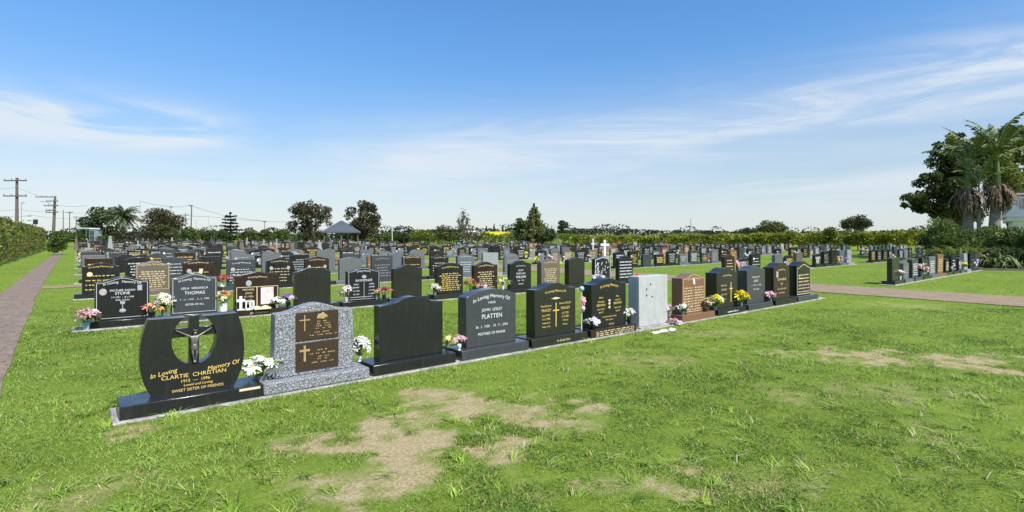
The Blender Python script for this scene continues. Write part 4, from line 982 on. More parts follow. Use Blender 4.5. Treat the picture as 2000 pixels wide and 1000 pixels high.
# ------------------------------------------------------------------ vegetation
def leaves(P, size, rng, pal, flat=0.0, var=.35, clump=None, aspect=.6):
    n = len(P); d = rng.normal(size=(n,3)); d[:,2] = d[:,2]*(1-flat)+.0; d /= np.linalg.norm(d, axis=1)[:,None]+1e-9
    q = rng.normal(size=(n,3)); e = np.cross(d, q); e /= np.linalg.norm(e, axis=1)[:,None]+1e-9
    s = size*(0.6+0.8*rng.random(n))[:,None]
    V = np.stack([P-d*s*.5, P+e*s*aspect*.5+d*s*.05, P+d*s*.5, P-e*s*aspect*.5+d*s*.05], 1)
    pal = np.array(pal); t = rng.random(n) if clump is None else np.clip(clump+rng.normal(size=n)*.18, 0, .999)
    f = np.clip(t, 0, .999)*(len(pal)-1); i = f.astype(int); fr = (f-i)[:,None]; col = pal[i]*(1-fr)+pal[np.minimum(i+1, len(pal)-1)]*fr
    col = col*(1+var*(rng.random(n)-.5))[:,None]
    return V, col
DARK = [(0.023,0.038,0.013),(0.055,0.084,0.023),(0.109,0.145,0.038)]
MID = [(0.041,0.074,0.016),(0.101,0.155,0.030),(0.189,0.243,0.049)]
BROWNG = [(0.038,0.038,0.018),(0.088,0.081,0.034),(0.155,0.135,0.057)]
LIME = [(0.08,0.12,0.016),(0.18,0.22,0.03),(0.32,0.33,0.06)]
OLIVE = [(0.05,0.065,0.018),(0.12,0.13,0.036),(0.20,0.20,0.06)]
def crown_pts(rng, clumps, n):
    cl = np.array(clumps); vol = (cl[:,3]*cl[:,4]+cl[:,4]*cl[:,5]+cl[:,3]*cl[:,5]); pr = vol/vol.sum()
    k = rng.choice(len(cl), n, p=pr); u = rng.normal(size=(n,3)); u /= np.linalg.norm(u, axis=1)[:,None]
    r = (0.45+0.55*rng.random(n)**.5)*(1+.12*rng.normal(size=n))
    tint = rng.random(len(cl))[k]*.7+.15
    return cl[k,:3]+u*cl[k,3:6]*r[:,None], tint
def auto_clumps(rng, W, z0, z1, n, depth=None, r=None, shape='round'):
    out = []; cz = (z0+z1)/2; hz = (z1-z0)/2; depth = depth or W*.8; r = r or W*.17
    tries = 0
    while len(out) < n and tries < 4000:
        tries += 1
        u = rng.uniform(-1, 1, 3)
        if shape == 'round' and (u**2).sum() > 1: continue
        if shape == 'flat' and (u[0]**2+u[1]**2+max(0,u[2])**2 > 1 or u[2] < -.6): continue
        if shape == 'up' and u[0]**2+u[1]**2 > (1-.55*max(0, u[2]))*(.35+.65*(u[2]+1)/1.2 if u[2] < .2 else 1): continue
        if (u**2).sum() < .15 and rng.random() < .6: continue
        rr = r*rng.uniform(.6,1.25); out.append((u[0]*(W/2-rr*.5), u[1]*(depth/2-rr*.5), cz+u[2]*(hz-rr*.4), rr, rr, rr*.75))
    return out
def tree(name, label, px, pyb, pyt, wpx, Y, pal, seed, n=2600, leaf=.36, nclump=22, shape='round', trunk=True, cat='tree', group=None, bark='bark', pybase=None, r=None, loc=None, base_frac=0.0):
    rng = np.random.default_rng(seed); x = (px-1000)/F*Y; W = wpx*Y/F; z1 = EYE+(HY-pyt)*Y/F; z0 = max(.25, EYE+(HY-pyb)*Y/F)
    t = empty(name, (x, Y, 0), label, cat, 0, group)
    cl = auto_clumps(rng, W, z0, z1, nclump, None, r, shape)
    if trunk:
        mb = MB(); tr = max(.10, W*.035); zt = z0+(z1-z0)*.35
        mb.tube([(0,0,-.1),(.05*W*rng.uniform(-1,1),0,z0*.6+.2),(0.02*W,0,zt)], [tr*1.3,tr,tr*.65], 8)
        for c in sorted(cl, key=lambda c: -c[3])[:9]:
            mb.tube([(0.01*W,0,z0*.7+.2),(c[0]*.5,c[1]*.5,(zt+c[2])/2-.1),(c[0],c[1],c[2])], [tr*.5,tr*.32,tr*.1], 6)
        mb.build('trunk', M[bark], t)
    P, tint = crown_pts(rng, cl, n); P[:,2] = np.maximum(P[:,2], .1)
    V, col = leaves(P, leaf, rng, pal, clump=tint); big_mesh('crown', V, 4, M['leaf'], col, t)
    return t
def conifer(label, px, pyt, wpx, Y, pal, seed, n=2600, leaf=.35, tiers=12, gap=.0, name='pine_tree', group=None, zb=.8, taper=1.0):
    rng = np.random.default_rng(seed); x = (px-1000)/F*Y; W = wpx*Y/F; H = EYE+(HY-pyt)*Y/F
    t = empty(name, (x, Y, 0), label, 'tree', 0, group); mb = MB(); mb.tube([(0,0,-.1),(0,0,H*.5),(0,0,H*.97)], [W*.04,W*.025,.03], 8)
    Ps = []
    for k in range(tiers):
        f = k/(tiers-1); z = zb+(H-zb)*f; R = W/2*((1-f)**taper*.96+.05)*rng.uniform(.8,1.12); nb = 7
        for j in range(nb):
            a = j*2*math.pi/nb+k*.9+rng.uniform(-.25,.25); rl = R*rng.uniform(.7,1.1); dz = (H/tiers)*rng.uniform(-.15,.35)
            mb.tube([(0,0,z),(math.cos(a)*rl*.9,math.sin(a)*rl*.9,z+dz)], [W*.01,.012], 4)
            m_ = max(4, int(n/(tiers*nb)*(.4+1.3*(1-f))))
            s = rng.random(m_)**.7; th = (1-gap)*H/tiers*.55
            Ps.append(np.stack([math.cos(a)*rl*s+rng.normal(size=m_)*rl*.10, math.sin(a)*rl*s+rng.normal(size=m_)*rl*.10, z+dz*s+rng.normal(size=m_)*th*.5], -1))
    mb.build('trunk', M['bark'], t); P = np.concatenate(Ps); V, col = leaves(P, leaf, rng, pal); big_mesh('crown', V, 4, M['leaf'], col, t); return t
def frond(mb, o, az, el, L_, droop, w, rr, leafn=16):
    """curved rachis with leaflets; returns in mb"""
    pts = []; o = Vector(o); d = Vector((math.cos(az)*math.cos(el), math.sin(az)*math.cos(el), math.sin(el))); p = o.copy(); n = 10; e = el
    for i in range(n+1):
        pts.append(p.copy()); e -= droop/n*(.4+1.2*i/n); p = p+Vector((math.cos(az)*math.cos(e), math.sin(az)*math.cos(e), math.sin(e)))*L_/n
    mb.cur = 1; mb.tube(pts, [w*.07*(1-i/(n+2))+.006 for i in range(n+1)], 4); mb.cur = 0
    side = Vector((-math.sin(az), math.cos(az), 0))
    for k in range(leafn):
        f = .12+.86*k/leafn; i = min(n-1, int(f*n)); q = pts[i].lerp(pts[i+1], f*n-i); tg = (pts[i+1]-pts[i]).normalized()
        ll = w*math.sin(math.pi*min(1, f*.85+.12))*rr.uniform(.8,1.1)
        for sg in (-1, 1):
            tip = q+side*sg*ll*.75+tg*ll*.45+Vector((0,0,-ll*rr.uniform(.15,.75))); m_ = q.lerp(tip, .5)+Vector((0,0,ll*.08)); wv = tg*(L_/leafn*.42)
            mb.add([q-wv*.4, q+wv*.4, m_+wv, tip, m_-wv], [(0,1,2,3,4)])
def palm(label, loc, h, tr, nf, L_, w, seed, green, dead=5, skirt=True, shaft=True, lean=(0,0), maxel=1.35):
    rr = random.Random(seed); t = empty('palm_tree', loc, label, 'palm', 0); mb = MB()
    top = (lean[0], lean[1], h); mb.tube([(0,0,-.1),(lean[0]*.3,lean[1]*.3,h*.35),(lean[0]*.7,lean[1]*.7,h*.7),top], [tr*1.25,tr,tr*.9,tr*.85], 12); mb.build('trunk', M['palebark'], t)
    if shaft: MB().tube([top,(top[0],top[1],h+1.2),(top[0],top[1],h+2.2)], [tr*.6,tr*.42,tr*.2], 10).build('crownshaft', M['palmleaf'], t)
    z = h+(2.0 if shaft else .1)
    for k in range(nf):
        f = MB(); el = maxel-((1.0 if shaft else 1.5)*(k/nf)) ; frond(f, (top[0],top[1],z), k*2.399+rr.uniform(-.3,.3), el, L_*rr.uniform(.8,1.1), rr.uniform(.7,1.3) if shaft else rr.uniform(1.1,1.9), w, rr); f.build('frond', [green, M['palmstalk']], t, False)
    for k in range(dead):
        f = MB(); frond(f, (top[0],top[1],h+.1), k*2.1+.7, -.3, L_*.7, 1.5, w*.7, rr, 12); f.build('dead_frond', [M['dead'], M['dead']], t, False)
    if skirt:
        f = MB()
        for k in range(240):
            a = rr.uniform(0,6.28); zz = h*rr.uniform(.80,1.03); l = rr.uniform(.5,1.25); o_ = tr*rr.uniform(1.6,2.7); w_ = rr.uniform(.02,.07); sx, sy = -math.sin(a)*w_, math.cos(a)*w_; ca_, sa_ = math.cos(a), math.sin(a)
            pt = lambda q, z, k_: [(top[0]+ca_*q-sx*k_, top[1]+sa_*q-sy*k_, z), (top[0]+ca_*q+sx*k_, top[1]+sa_*q+sy*k_, z)]
            f.add(pt(tr*.9, zz, .8)+pt(o_*.85, zz-l*.18, 1.2)+pt(o_, zz-l*.6, 1.0)+pt(o_*.72, zz-l, .3), [(0,1,3,2),(2,3,5,4),(4,5,7,6)])
        f.build('dead_leaf_skirt', M['dead'], t)
    return t
M['palmleaf'] = mat('palm_leaf', (0.10,0.145,0.03), 0.7, 0.35, 3); M['palmdark'] = mat('dark_palm_leaf', (0.04,0.06,0.02), 0.5, 0.35, 3)
M['palmstalk'] = mat('palm_stalk', (0.24,0.25,0.11), 0.6, 0.2, 5)

def hedge(name, label, p0, p1, hgt, wid, n, leaf, pal, seed, z0=.1, wob=.25, cat='hedge'):
    rng = np.random.default_rng(seed); p0 = np.array(p0, float); p1 = np.array(p1, float); L_ = np.linalg.norm(p1-p0); d = (p1-p0)/L_; nn = np.array([-d[1], d[0]])
    s = rng.random(n)*L_; side = rng.random(n); w = wid/2
    tcr = vnoise(s, s*0, .55, seed) ; bump = (vnoise(s, s*0+3, .9, seed+1)-.5)*2*wob
    top = side < .35
    u = np.where(top, rng.uniform(-1,1,n), np.where(rng.random(n) < .5, -1, 1)); v = np.where(top, 1, rng.random(n)**.8)
    u = u*(1-.25*v**4); dep = rng.random(n)**2*.35
    off = u*(w+bump*.5)*(1-dep); z = z0+(hgt+bump-z0)*v*(1-dep*.35)
    m2 = vnoise(s*1.0, z*1.3+u*5, .9, seed+5)
    t = empty(name, (p0[0], p0[1], 0), label, cat)
    P = np.stack([d[0]*s+nn[0]*off, d[1]*s+nn[1]*off, z], -1) + rng.normal(size=(n,3))*leaf*.35
    V, col = leaves(P, leaf, rng, pal, clump=np.clip((m2-.5)*1.5+.5, 0, 1)); big_mesh('foliage', V, 4, M['leaf'], col, t)
    mb = MB(); k = max(2, int(L_/1.6))
    for i in range(k):
        q = (i+.5)/k*L_+rng.uniform(-.3,.3); b = d*q; mb.tube([(b[0],b[1],-.05),(b[0]+rng.uniform(-.1,.1),b[1],hgt*.45),(b[0]+rng.uniform(-.3,.3),b[1]+rng.uniform(-.3,.3),hgt*.8)], [.07,.05,.02], 6)
    mb.build('stems', M['bark'], t); return t

a_, b_ = ab(-4.6, 20), ab(-4.1, 92)
hedge('clipped_hedge', 'tall clipped green hedge with rusty tips along the left side of the brick path', a_[:2], b_[:2], 2.75, 2.2, 26000, .17, [(0.05,0.085,0.016),(0.12,0.165,0.028),(0.23,0.25,0.05),(0.26,0.19,0.055)], 5)
hp = [(1118,458,92),(1290,457,86),(1470,457,78),(1640,455,70),(1800,455,60)]
for q in range(4):
    (xa,_,ya),(xb,_,yb) = hp[q], hp[q+1]
    hedge('row_of_small_trees', ['leftmost stretch of long yellow green hedge beyond the headstones, beside the tall tree','second stretch of long yellow green hedge from the left, behind white crosses','third stretch of long yellow green hedge, under the round dome tree','rightmost stretch of long yellow green hedge, ending at the dark shrubs'][q],
          ((xa-1000)/F*ya, ya), ((xb-1000)/F*yb, yb), [1.95,2.05,2.15,2.2][q], 3.0, 8000, .30, [(0.09,0.13,0.014),(0.20,0.24,0.026),(0.34,0.35,0.045),(0.46,0.44,0.08)], 40+q, .70, .22)

# belt of low shrubs behind the last headstones
for q, (xa, xb, y_, hh, pal, lb) in enumerate(((355,450,118,2.5,DARK,'dark shrub belt behind the farthest headstones below the tiered pine'),(462,640,116,2.3,MID,'green shrub belt behind the farthest headstones left of the shelter'),(690,800,114,2.3,OLIVE,'olive shrub belt behind the farthest headstones right of the shelter'),
      (800,940,112,2.4,OLIVE,'pale olive hedge behind the farthest headstones below the bare tree'),(940,1130,112,2.3,LIME,'yellow green hedge in front of the yellow building'))):
    hedge('shrub_belt', lb, ((xa-1000)/F*y_, y_), ((xb-1000)/F*y_, y_), hh, 3.0, 3200, .36, pal, 70+q, .1, .6)
tree('small_tree', 'grey green small tree standing where the brick path ends', 113, 496, 453, 36, 50, MID, 77, 3600, .17, 34, trunk=False, r=.5)
# left and middle background
tree('bushy_tree', 'dense dark bushy tree left of the drooping palm', 200, 474, 396, 76, 120, DARK, 1, 5600, .5, 40)
palm('big feather palm with drooping fronds among dark trees at left', at(240, 465, 112).xy.to_3d(), 5.6, .45, 46, 4.6, .75, 4, M['palmdark'], 8, True, False, maxel=1.4)
tree('bushy_tree', 'dark flat topped tree right of the palm', 314, 474, 404, 80, 140, BROWNG, 3, 6500, .55, 44)
tree('small_tree', 'light green rounded shrub tree in front of the dark flat topped tree', 327, 474, 434, 42, 88, OLIVE, 5, 2600, .3, 16, trunk=False)
hedge('brown_hedge', 'low brownish hedge below the palm', at(222,465,104).xy, at(312,465,100).xy, 2.6, 2.0, 4000, .3, [(0.05,0.035,0.02),(0.09,0.06,0.035),(0.07,0.085,0.03)], 61)
for q, (px, pt, w, Yd, pal, lb) in enumerate(((128,452,40,100,MID,'dark green shrub at the end of the left hedge'),(160,441,42,150,DARK,'dark tree behind the white green canopy'),(150,457,34,95,MID,'mid green shrub left of the white green canopy'),
        (205,460,30,92,MID,'low green shrub right of the white green canopy'),(372,442,34,100,MID,'mid green shrub under the thin power poles'),(405,447,48,110,DARK,'wide dark shrub left of the tiered pine'),(432,450,30,120,BROWNG,'brownish bush directly left of the tiered pine'),
        (487,447,32,105,OLIVE,'olive bush right of the tiered pine'),(519,447,28,98,OLIVE,'small olive bush between the tiered pine and the open crowned tree'),(553,446,44,104,MID,'green bush at left foot of the open crowned tree'),
        (757,453,32,110,MID,'green bush right of the tree behind the shelter'),(786,452,28,112,DARK,'dark bush beside the thin pole right of the shelter'),(828,447,52,98,LIME,'broad yellow green bush left of the round bush'),(873,437,38,96,OLIVE,'round olive bush below the bare branched tree'),
        (925,446,56,120,BROWNG,'brownish rounded tree in front of the cream roof'),(1068,448,36,105,DARK,'low dark bush right of the pine'),(1006,444,34,160,DARK,'small dark tree left of the round tree and pine'))):
    tree('shrub', lb, px, 474, pt, w, Yd, pal, 100+q, 1500, .34, 12, trunk=False, cat='shrub', r=w*Yd/F*.24)
conifer('dark tiered pine with banded flat branches and sky gaps', 450, 417, 56, 125, [(0.008,0.012,0.008),(0.018,0.026,0.014)], 8, 3400, .42, 9, .72, 'tiered_pine', zb=1.2, taper=.55)
tree('open_tree', 'open crowned brownish tree with visible limbs left of the shelter', 607, 474, 390, 96, 108, BROWNG, 11, 5600, .40, 52, r=1.0)
tree('bushy_tree', 'tall brownish tree directly right of the shelter', 709, 474, 390, 66, 104, BROWNG, 12, 5200, .42, 44, r=1.0)
# bare branched tree
t = empty('bare_tree', at(905,465,112).xy.to_3d(), 'bare dark tree of few upright limbs above the round olive bush', 'tree'); mb = MB(); rr = random.Random(2)
pz = lambda px, py: tuple(at(px, py, 112) - at(905, 465, 112).xy.to_3d())
for pts in (((905,468),(905,447),(904,436),(905,420),(903,415)),((905,447),(898,440),(895,430)),((905,447),(911,438),(912,425)),((903,440),(901,427)),((908,443),(914,433)),((905,430),(908,421))): 
    P_ = [pz(*q) for q in pts]; mb.tube(P_, [.28*(1-.7*i/len(P_)) for i in range(len(P_))], 6)
mb.build('trunk', M['bark'], t); rng = np.random.default_rng(4)
P = np.concatenate([np.array(pz(px,py))+rng.normal(size=(46,3))*np.array([.30,.3,.55]) for px, py in ((903,416),(895,432),(912,427),(904,440),(908,443),(896,441),(905,424),(914,434))]); V, col = leaves(P, .3, rng, DARK); big_mesh('crown', V, 4, M['leaf'], col, t)
for q, (px, pt, w) in enumerate(((950,444,14),(965,440,16),(982,442,13))):
    conifer(['leftmost of three small dark conifers above the yellow building','middle and tallest of three small dark conifers above the yellow building','rightmost of three small dark conifers above the yellow building'][q], px, pt, w, 230, DARK, 30+q, 700, .6, 8, 0, 'conifer', 'small conifers above the yellow building')
tree('round_tree', 'dark round tree immediately left of the pale green pine', 1022, 470, 424, 46, 112, MID, 14, 2600, .42, 20)
conifer('tall pale green pine tree rising above the round tree', 1043, 402, 68, 108, [(0.09,0.11,0.03),(0.19,0.20,0.06),(0.30,0.29,0.10)], 15, 6500, .40, 13, 0, 'pine_tree', zb=.6, taper=.68)
tree('small_tree', 'dark slender tree standing alone at the left end of the long hedge', 1101, 470, 427, 28, 118, DARK, 16, 1700, .4, 16, r=.75)
tree('dome_tree', 'rounded dome tree behind the long hedge', 1507, 466, 429, 56, 120, OLIVE, 17, 2800, .42, 22, r=1.3)
tree('small_tree', 'low tree beside the dome tree, behind the hedge', 1455, 464, 444, 44, 140, DARK, 18, 1400, .45, 12)
tree('umbrella_tree', 'umbrella shaped tree with flat dome crown rising above the hedge at right', 1680, 452, 421, 64, 115, [(0.035,0.045,0.016),(0.075,0.085,0.03),(0.12,0.12,0.045)], 19, 3000, .40, 24, 'flat')
tree('small_tree', 'bright yellow green tree in the hedge left of the umbrella tree', 1625, 478, 446, 60, 66, LIME, 20, 2200, .28, 16)
tree('small_tree', 'yellow green tree in the hedge right of the dome tree', 1540, 478, 452, 50, 74, LIME, 21, 1800, .28, 14)
# far wooded skyline
def skyline():
    rng = np.random.default_rng(9); Ps = []
    for q in range(330):
        px = rng.uniform(-150, 2200); Y = rng.uniform(300, 430); x = (px-1000)/F*Y; f = vnoise(np.array([px]), np.array([0.0]), .006, 3)[0]
        big = rng.random() < .18; h = (4.5+4.5*f + (3 if big else 0))*Y/360; w = h*rng.uniform(.5,1.1)
        m_ = 130; u = rng.normal(size=(m_,3)); u /= np.linalg.norm(u, axis=1)[:,None]; Ps.append(np.stack([x+u[:,0]*w, Y+u[:,1]*w, h*.52+u[:,2]*h*.5], -1))
    P = np.concatenate(Ps); V, col = leaves(P, 1.5, rng, [(0.018,0.03,0.014),(0.035,0.052,0.022),(0.06,0.075,0.032)]); o = big_mesh('distant_woods', V, 4, M['leaf'], col)
    tag(o, 'far dark green line of woods along the horizon', 'woods', None, 'stuff')
skyline()
def hills():
    mb = MB(); n = 80; rr = random.Random(3); f = []; 
    for i in range(n+1):
        x = -900+3000*i/n; h = 14+8*math.sin(i*.35)+5*math.sin(i*.9+1) if i > 26 else 6+3*math.sin(i*.5); f.append((x, h))
    vs = [(x, 1300, -2) for x, h in f]+[(x, 1420, h) for x, h in f]+[(x, 1700, -2) for x, h in f]
    mb.add(vs, [(r*(n+1)+i, r*(n+1)+i+1, (r+1)*(n+1)+i+1, (r+1)*(n+1)+i) for r in range(2) for i in range(n)])
    tag(mb.build('hills', mat('wooded_hill', (0.055,0.08,0.05), .9, .4, .03)), kind='structure')
hills()

# right garden
def strappy(label, loc, n, L_, pal, seed, spread=.5, up=1.1, w=.045, name='strap_leaf_plant'):
    rng = np.random.default_rng(seed); t = empty(name, loc, label, 'plant'); a = rng.random(n)*2*np.pi; l = L_*(.6+.6*rng.random(n)); e = up*(.7+.45*rng.random(n)); x0 = rng.normal(size=(n,2))*spread
    segs = []; dirx, diry = np.cos(a), np.sin(a); sx, sy = -np.sin(a), np.cos(a); P = np.stack([x0[:,0], x0[:,1], np.zeros(n)], -1); pts = [P]
    for i in range(5): ee = e-.42*i*(.6+.8*rng.random(n)); P = P+np.stack([dirx*np.cos(ee), diry*np.cos(ee), np.sin(ee)], -1)*(l/5)[:,None]; P[:,2] = np.maximum(P[:,2], .03); pts.append(P)
    ws = [.6,1,1,.8,.5,.08]; V = []
    for i in range(6): o = np.stack([sx, sy, np.zeros(n)], -1)*w*ws[i]; V += [pts[i]-o, pts[i]+o]
    V = np.stack(V, 1); pal = np.array(pal); c = pal[rng.integers(0, len(pal), n)]*(.7+.6*rng.random(n))[:,None]
    big_mesh('leaves', V, 12, M['leaf'], c, t, tri_idx=[(2*i,2*i+1,2*i+3,2*i+2) for i in range(5)]); return t
def bushR(label, px, Y, wpx, pyt, pal, seed, n, leaf, **k): return tree('garden_shrub', label, px, 512, pyt, wpx, Y, pal, seed, n, leaf, 26, trunk=True, cat='shrub', **k)
bushR('big rounded glossy green shrub at left end of the right garden', 1856, 33, 108, 427, MID, 201, 7500, .15, r=.62)
bushR('dark dense shrub in the right garden beside the white building', 1985, 31, 100, 436, MID, 202, 6000, .15)
bushR('dark shrub between the rounded shrub and the palms', 1935, 34, 80, 440, MID, 203, 5000, .15)
bushR('dark low shrub at the left edge of right garden, behind short headstones', 1828, 36, 60, 452, DARK, 204, 3000, .16)
bushR('dark green low shrub at far right edge of the garden', 2030, 29.5, 90, 440, MID, 206, 4500, .15)
YG = [(0.16,0.20,0.035),(0.24,0.27,0.06),(0.11,0.15,0.03)]; DK = [(0.035,0.055,0.016),(0.07,0.10,0.03)]; PG = [(0.30,0.36,0.14),(0.18,0.24,0.07),(0.42,0.45,0.22)]
for q, (px, Y, n, L_, pal, lb) in enumerate(((1868,31,900,2.1,YG,'yellowish fine leaved clump in front of the rounded shrub'),(1898,30.5,1000,2.2,YG,'tall yellow green grassy clump in the middle of right garden'),(1925,30,420,1.9,DK,'dark strap leaved plant under the palms'),
        (1955,29.5,420,2.0,DK,'dark upright strap leaved plant below the white building'),(1985,29.2,420,2.1,DK,'dark strap leaved plant in front of the dark dense garden shrub'),(1935,28.8,130,1.5,PG,'pale arching strap leaves at the front of the garden bed'),(1965,28.6,120,1.6,PG,'pale drooping strap leaves at the front right of the garden bed'),(1905,29.2,160,1.4,DK,'short dark strap leaves at the front left of garden bed'),(2010,28.6,300,2.0,DK,'dark strap leaves half out of the right picture edge'))):
    x = (px-1000)/F*Y; strappy(lb, (x, Y, 0), n, L_, pal, 300+q, .45)
e0, e1 = G(1742, 525.5), G(2080, 530); ang = math.atan2(e1.y-e0.y, e1.x-e0.x)
o = MB().box(0, (e1-e0).length, -.08, .08, -.05, .10).build('garden_edging', M['pole']); o.location = e0; o.rotation_euler = (0,0,ang); tag(o, 'low timber edging along the front of the right garden bed', 'edging')
# big trees right
def bigtree(label, Y, clumps_px, pal, seed, n, leaf, trunk_px, name='broad_tree'):
    rng = np.random.default_rng(seed); bx = (trunk_px-1000)/F*Y; t = empty(name, (bx, Y, 0), label, 'tree'); cl = []
    for px, py, r in clumps_px:
        p = at(px, py, Y); rr_ = r*Y/F
        for k in range(6): u = rng.normal(size=3); u /= np.linalg.norm(u); q = rr_*rng.uniform(.35,.55); cl.append((p.x-bx+u[0]*rr_*.6, u[1]*rr_*1.1, p.z+u[2]*rr_*.6, q, q, q*.8))
    mb = MB(); mb.tube([(0,0,-.1),(.1,0,1.5),(0,.1,3.2)], [.42,.34,.25], 10)
    for c in cl[::3]: mb.tube([(0,.05,2.2),(c[0]*.45,c[1]*.4,2.2+(c[2]-2.2)*.6),(c[0],c[1],c[2])], [.16,.09,.025], 6)
    mb.build('trunk', M['bark'], t); P, tint = crown_pts(rng, cl, n); V, col = leaves(P, leaf, rng, pal, clump=tint); big_mesh('crown', V, 4, M['leaf'], col, t)
bigtree('huge dark broad leaved tree left of the palms at right', 43, [(1775,393,16),(1792,385,20),(1815,400,24),(1845,405,30),(1830,360,34),(1865,370,34),(1850,325,30),(1885,300,34),(1850,290,22),(1880,340,36),(1835,420,18),(1815,345,16),(1795,405,14),(1870,268,16),(1905,330,30),(1880,415,26)], [(0.03,0.045,0.014),(0.08,0.11,0.026),(0.17,0.20,0.045)], 401, 21000, .22, 1872)
bigtree('lighter green tall broad tree behind the palms at right edge', 47, [(1925,320,34),(1905,290,26),(1935,300,36),(1965,280,34),(1990,270,30),(1985,320,40),(1945,340,36),(2010,300,36),(1925,275,20),(2015,350,36),(1960,360,26),(1975,258,20),(2040,290,40)], [(0.06,0.09,0.016),(0.15,0.20,0.032),(0.27,0.31,0.06)], 402, 22000, .23, 1975)
pA = at(1891, 465, 38); palm('grey trunked palm with brown dead leaf skirt left of the second palm', (pA.x, 38, 0), 5.1, .32, 12, 3.0, .55, 11, M['palmleaf'], 4, True, True, maxel=1.55)
pB = at(1938, 465, 37); palm('leaning grey trunked palm with long fronds beside the white building', (pB.x, 37, 0), 5.2, .34, 14, 3.6, .55, 12, M['palmleaf'], 7, True, True, (.35, 0), maxel=1.55)
pC = at(1912, 465, 37.5); palm('slim young palm between the two grey trunked palms', (pC.x, 37.5, 0), 3.6, .14, 7, 2.4, .4, 13, M['palmleaf'], 2, False, True)

# ------------------------------------------------------------------ buildings and street things
M['cladding'] = mat('white_cladding', (0.78,0.78,0.77), .6, .08, 3); M['roofmetal'] = mat('pale_metal_roof', (0.42,0.44,0.46), .4, .1, 3, metal=.3); M['gl'] = mat('dark_glass', (0.05,0.07,0.08), .08, .1, 2)
M['shroof'] = mat('blue_grey_roof', (0.085,0.098,0.11), .5, .12, 3); M['yel'] = mat('yellow_cladding', (0.75,0.62,0.03), .5, .06, 2); M['creamroof'] = mat('cream_roof', (0.62,0.60,0.50), .6, .08, 2)
M['greyglass'] = mat('pale_glass_panel', (0.30,0.36,0.38), .25, .1, 2); M['greenp2'] = mat('olive_cladding', (0.22,0.24,0.05), .6, .1, 3); M['greenp'] = mat('green_fascia', (0.03,0.30,0.20), .4, .1, 3)
Y = 41; p = at(1966, 465, Y); t = empty('white_building', (p.x, Y, 0), 'white clad building with grey roof parapet behind garden at right edge', 'building', -0.72); 
zr = EYE+(HY-432)*Y/F; zt = EYE+(HY-378)*Y/F
MB().box(.35, 14, .3, 9, 0, zr).build('wall', M['cladding'], t); MB().box(0, 14.4, 0, 9.3, zr+.003, zr+.32).build('fascia', M['cladding'], t)
mb = MB(); mb.box(-.15, 14.5, -.1, 9.4, zr+.323, zt-.25, .25); mb.build('roof', M['roofmetal'], t)
mb = MB()
for k in range(8): mb.box(.3+k*.7, .36+k*.7, -.02, .06, zr+.4, zt-.1)
mb.box(.1, 14.2, .02, .08, zt-.12, zt); mb.build('roof_railing', M['cladding'], t)
MB().box(1.2, 2.6, .27, .298, 1.0, 2.2).build('window', M['gl'], t)
# shelter
Y = 69; p = at(667, 465, Y); t = empty('shelter', (p.x, Y, 0), 'open square shelter with blue grey hipped roof among the headstones', 'shelter', .30); hw = 2.35; ez = 2.42; pk = 3.85
mb = MB(); mb.add([(-hw,-hw,ez),(hw,-hw,ez),(hw,hw,ez),(-hw,hw,ez),(-.12,-.12,pk),(.12,-.12,pk),(.12,.12,pk),(-.12,.12,pk),(-hw,-hw,ez-.16),(hw,-hw,ez-.16),(hw,hw,ez-.16),(-hw,hw,ez-.16)],
   [(0,1,5,4),(1,2,6,5),(2,3,7,6),(3,0,4,7),(4,5,6,7),(8,9,1,0),(9,10,2,1),(10,11,3,2),(11,8,0,3),(11,10,9,8)]); mb.build('roof', M['shroof'], t)
for x, y in ((-1,-1),(1,-1),(1,1),(-1,1),(0,-1),(0,1)): MB().box(x*2.0-.07, x*2.0+.07, y*2.0-.07, y*2.0+.07, 0, ez-.16).build('post', M['pole'], t)
for y in (-2.0, 2.0): MB().box(.08,1.92,y-.03,y+.03,1.0,1.08).box(.08,1.92,y-.03,y+.03,.55,.63).build('railing', M['steel'], t)
MB().box(-1.6,-.3,.8,1.3,.42,.48).box(-1.5,-1.4,.85,1.25,0,.42).box(-.5,-.4,.85,1.25,0,.42).build('bench', M['pole'], t)
# yellow and cream buildings far away
Y = 200; p = at(970, 465, Y); t = empty('yellow_building', (p.x, Y, 0), 'long low yellow building far behind the headstones', 'building'); hw = 28*Y/F
MB().box(-hw, hw, 0, 8, 0, 2.2).build('wall', M['greenp2'], t); mb = MB(); mb.box(-hw-.2, hw+.2, -.4, 8.4, 2.203, 4.0); mb.build('fascia', M['yel'], t)
for k in range(4): MB().box(-hw+1+k*2.5, -hw+2.6+k*2.5, -.03, -.003, .1, 2.0).build('door', M['gl'], t)
Y = 190; p = at(918, 465, Y); t = empty('cream_roofed_house', (p.x, Y, 0), 'house with cream pitched roof left of the yellow building', 'house')
MB().box(-3.6, 3.6, 0, 6, 0, 2.6).build('wall', M['cladding'], t); mb = MB(); mb.add([(-4,-.5,2.6),(4,-.5,2.6),(4,6.5,2.6),(-4,6.5,2.6),(-2.8,3,4.3),(2.8,3,4.3)], [(0,1,5,4),(1,2,5),(2,3,4,5),(3,0,4),(3,2,1,0)]); mb.build('roof', M['creamroof'], t)
MB().box(-2,-.8,-.03,-.003,1,2).build('window', M['gl'], t); MB().box(.8,2,-.03,-.003,1,2).build('window', M['gl'], t)
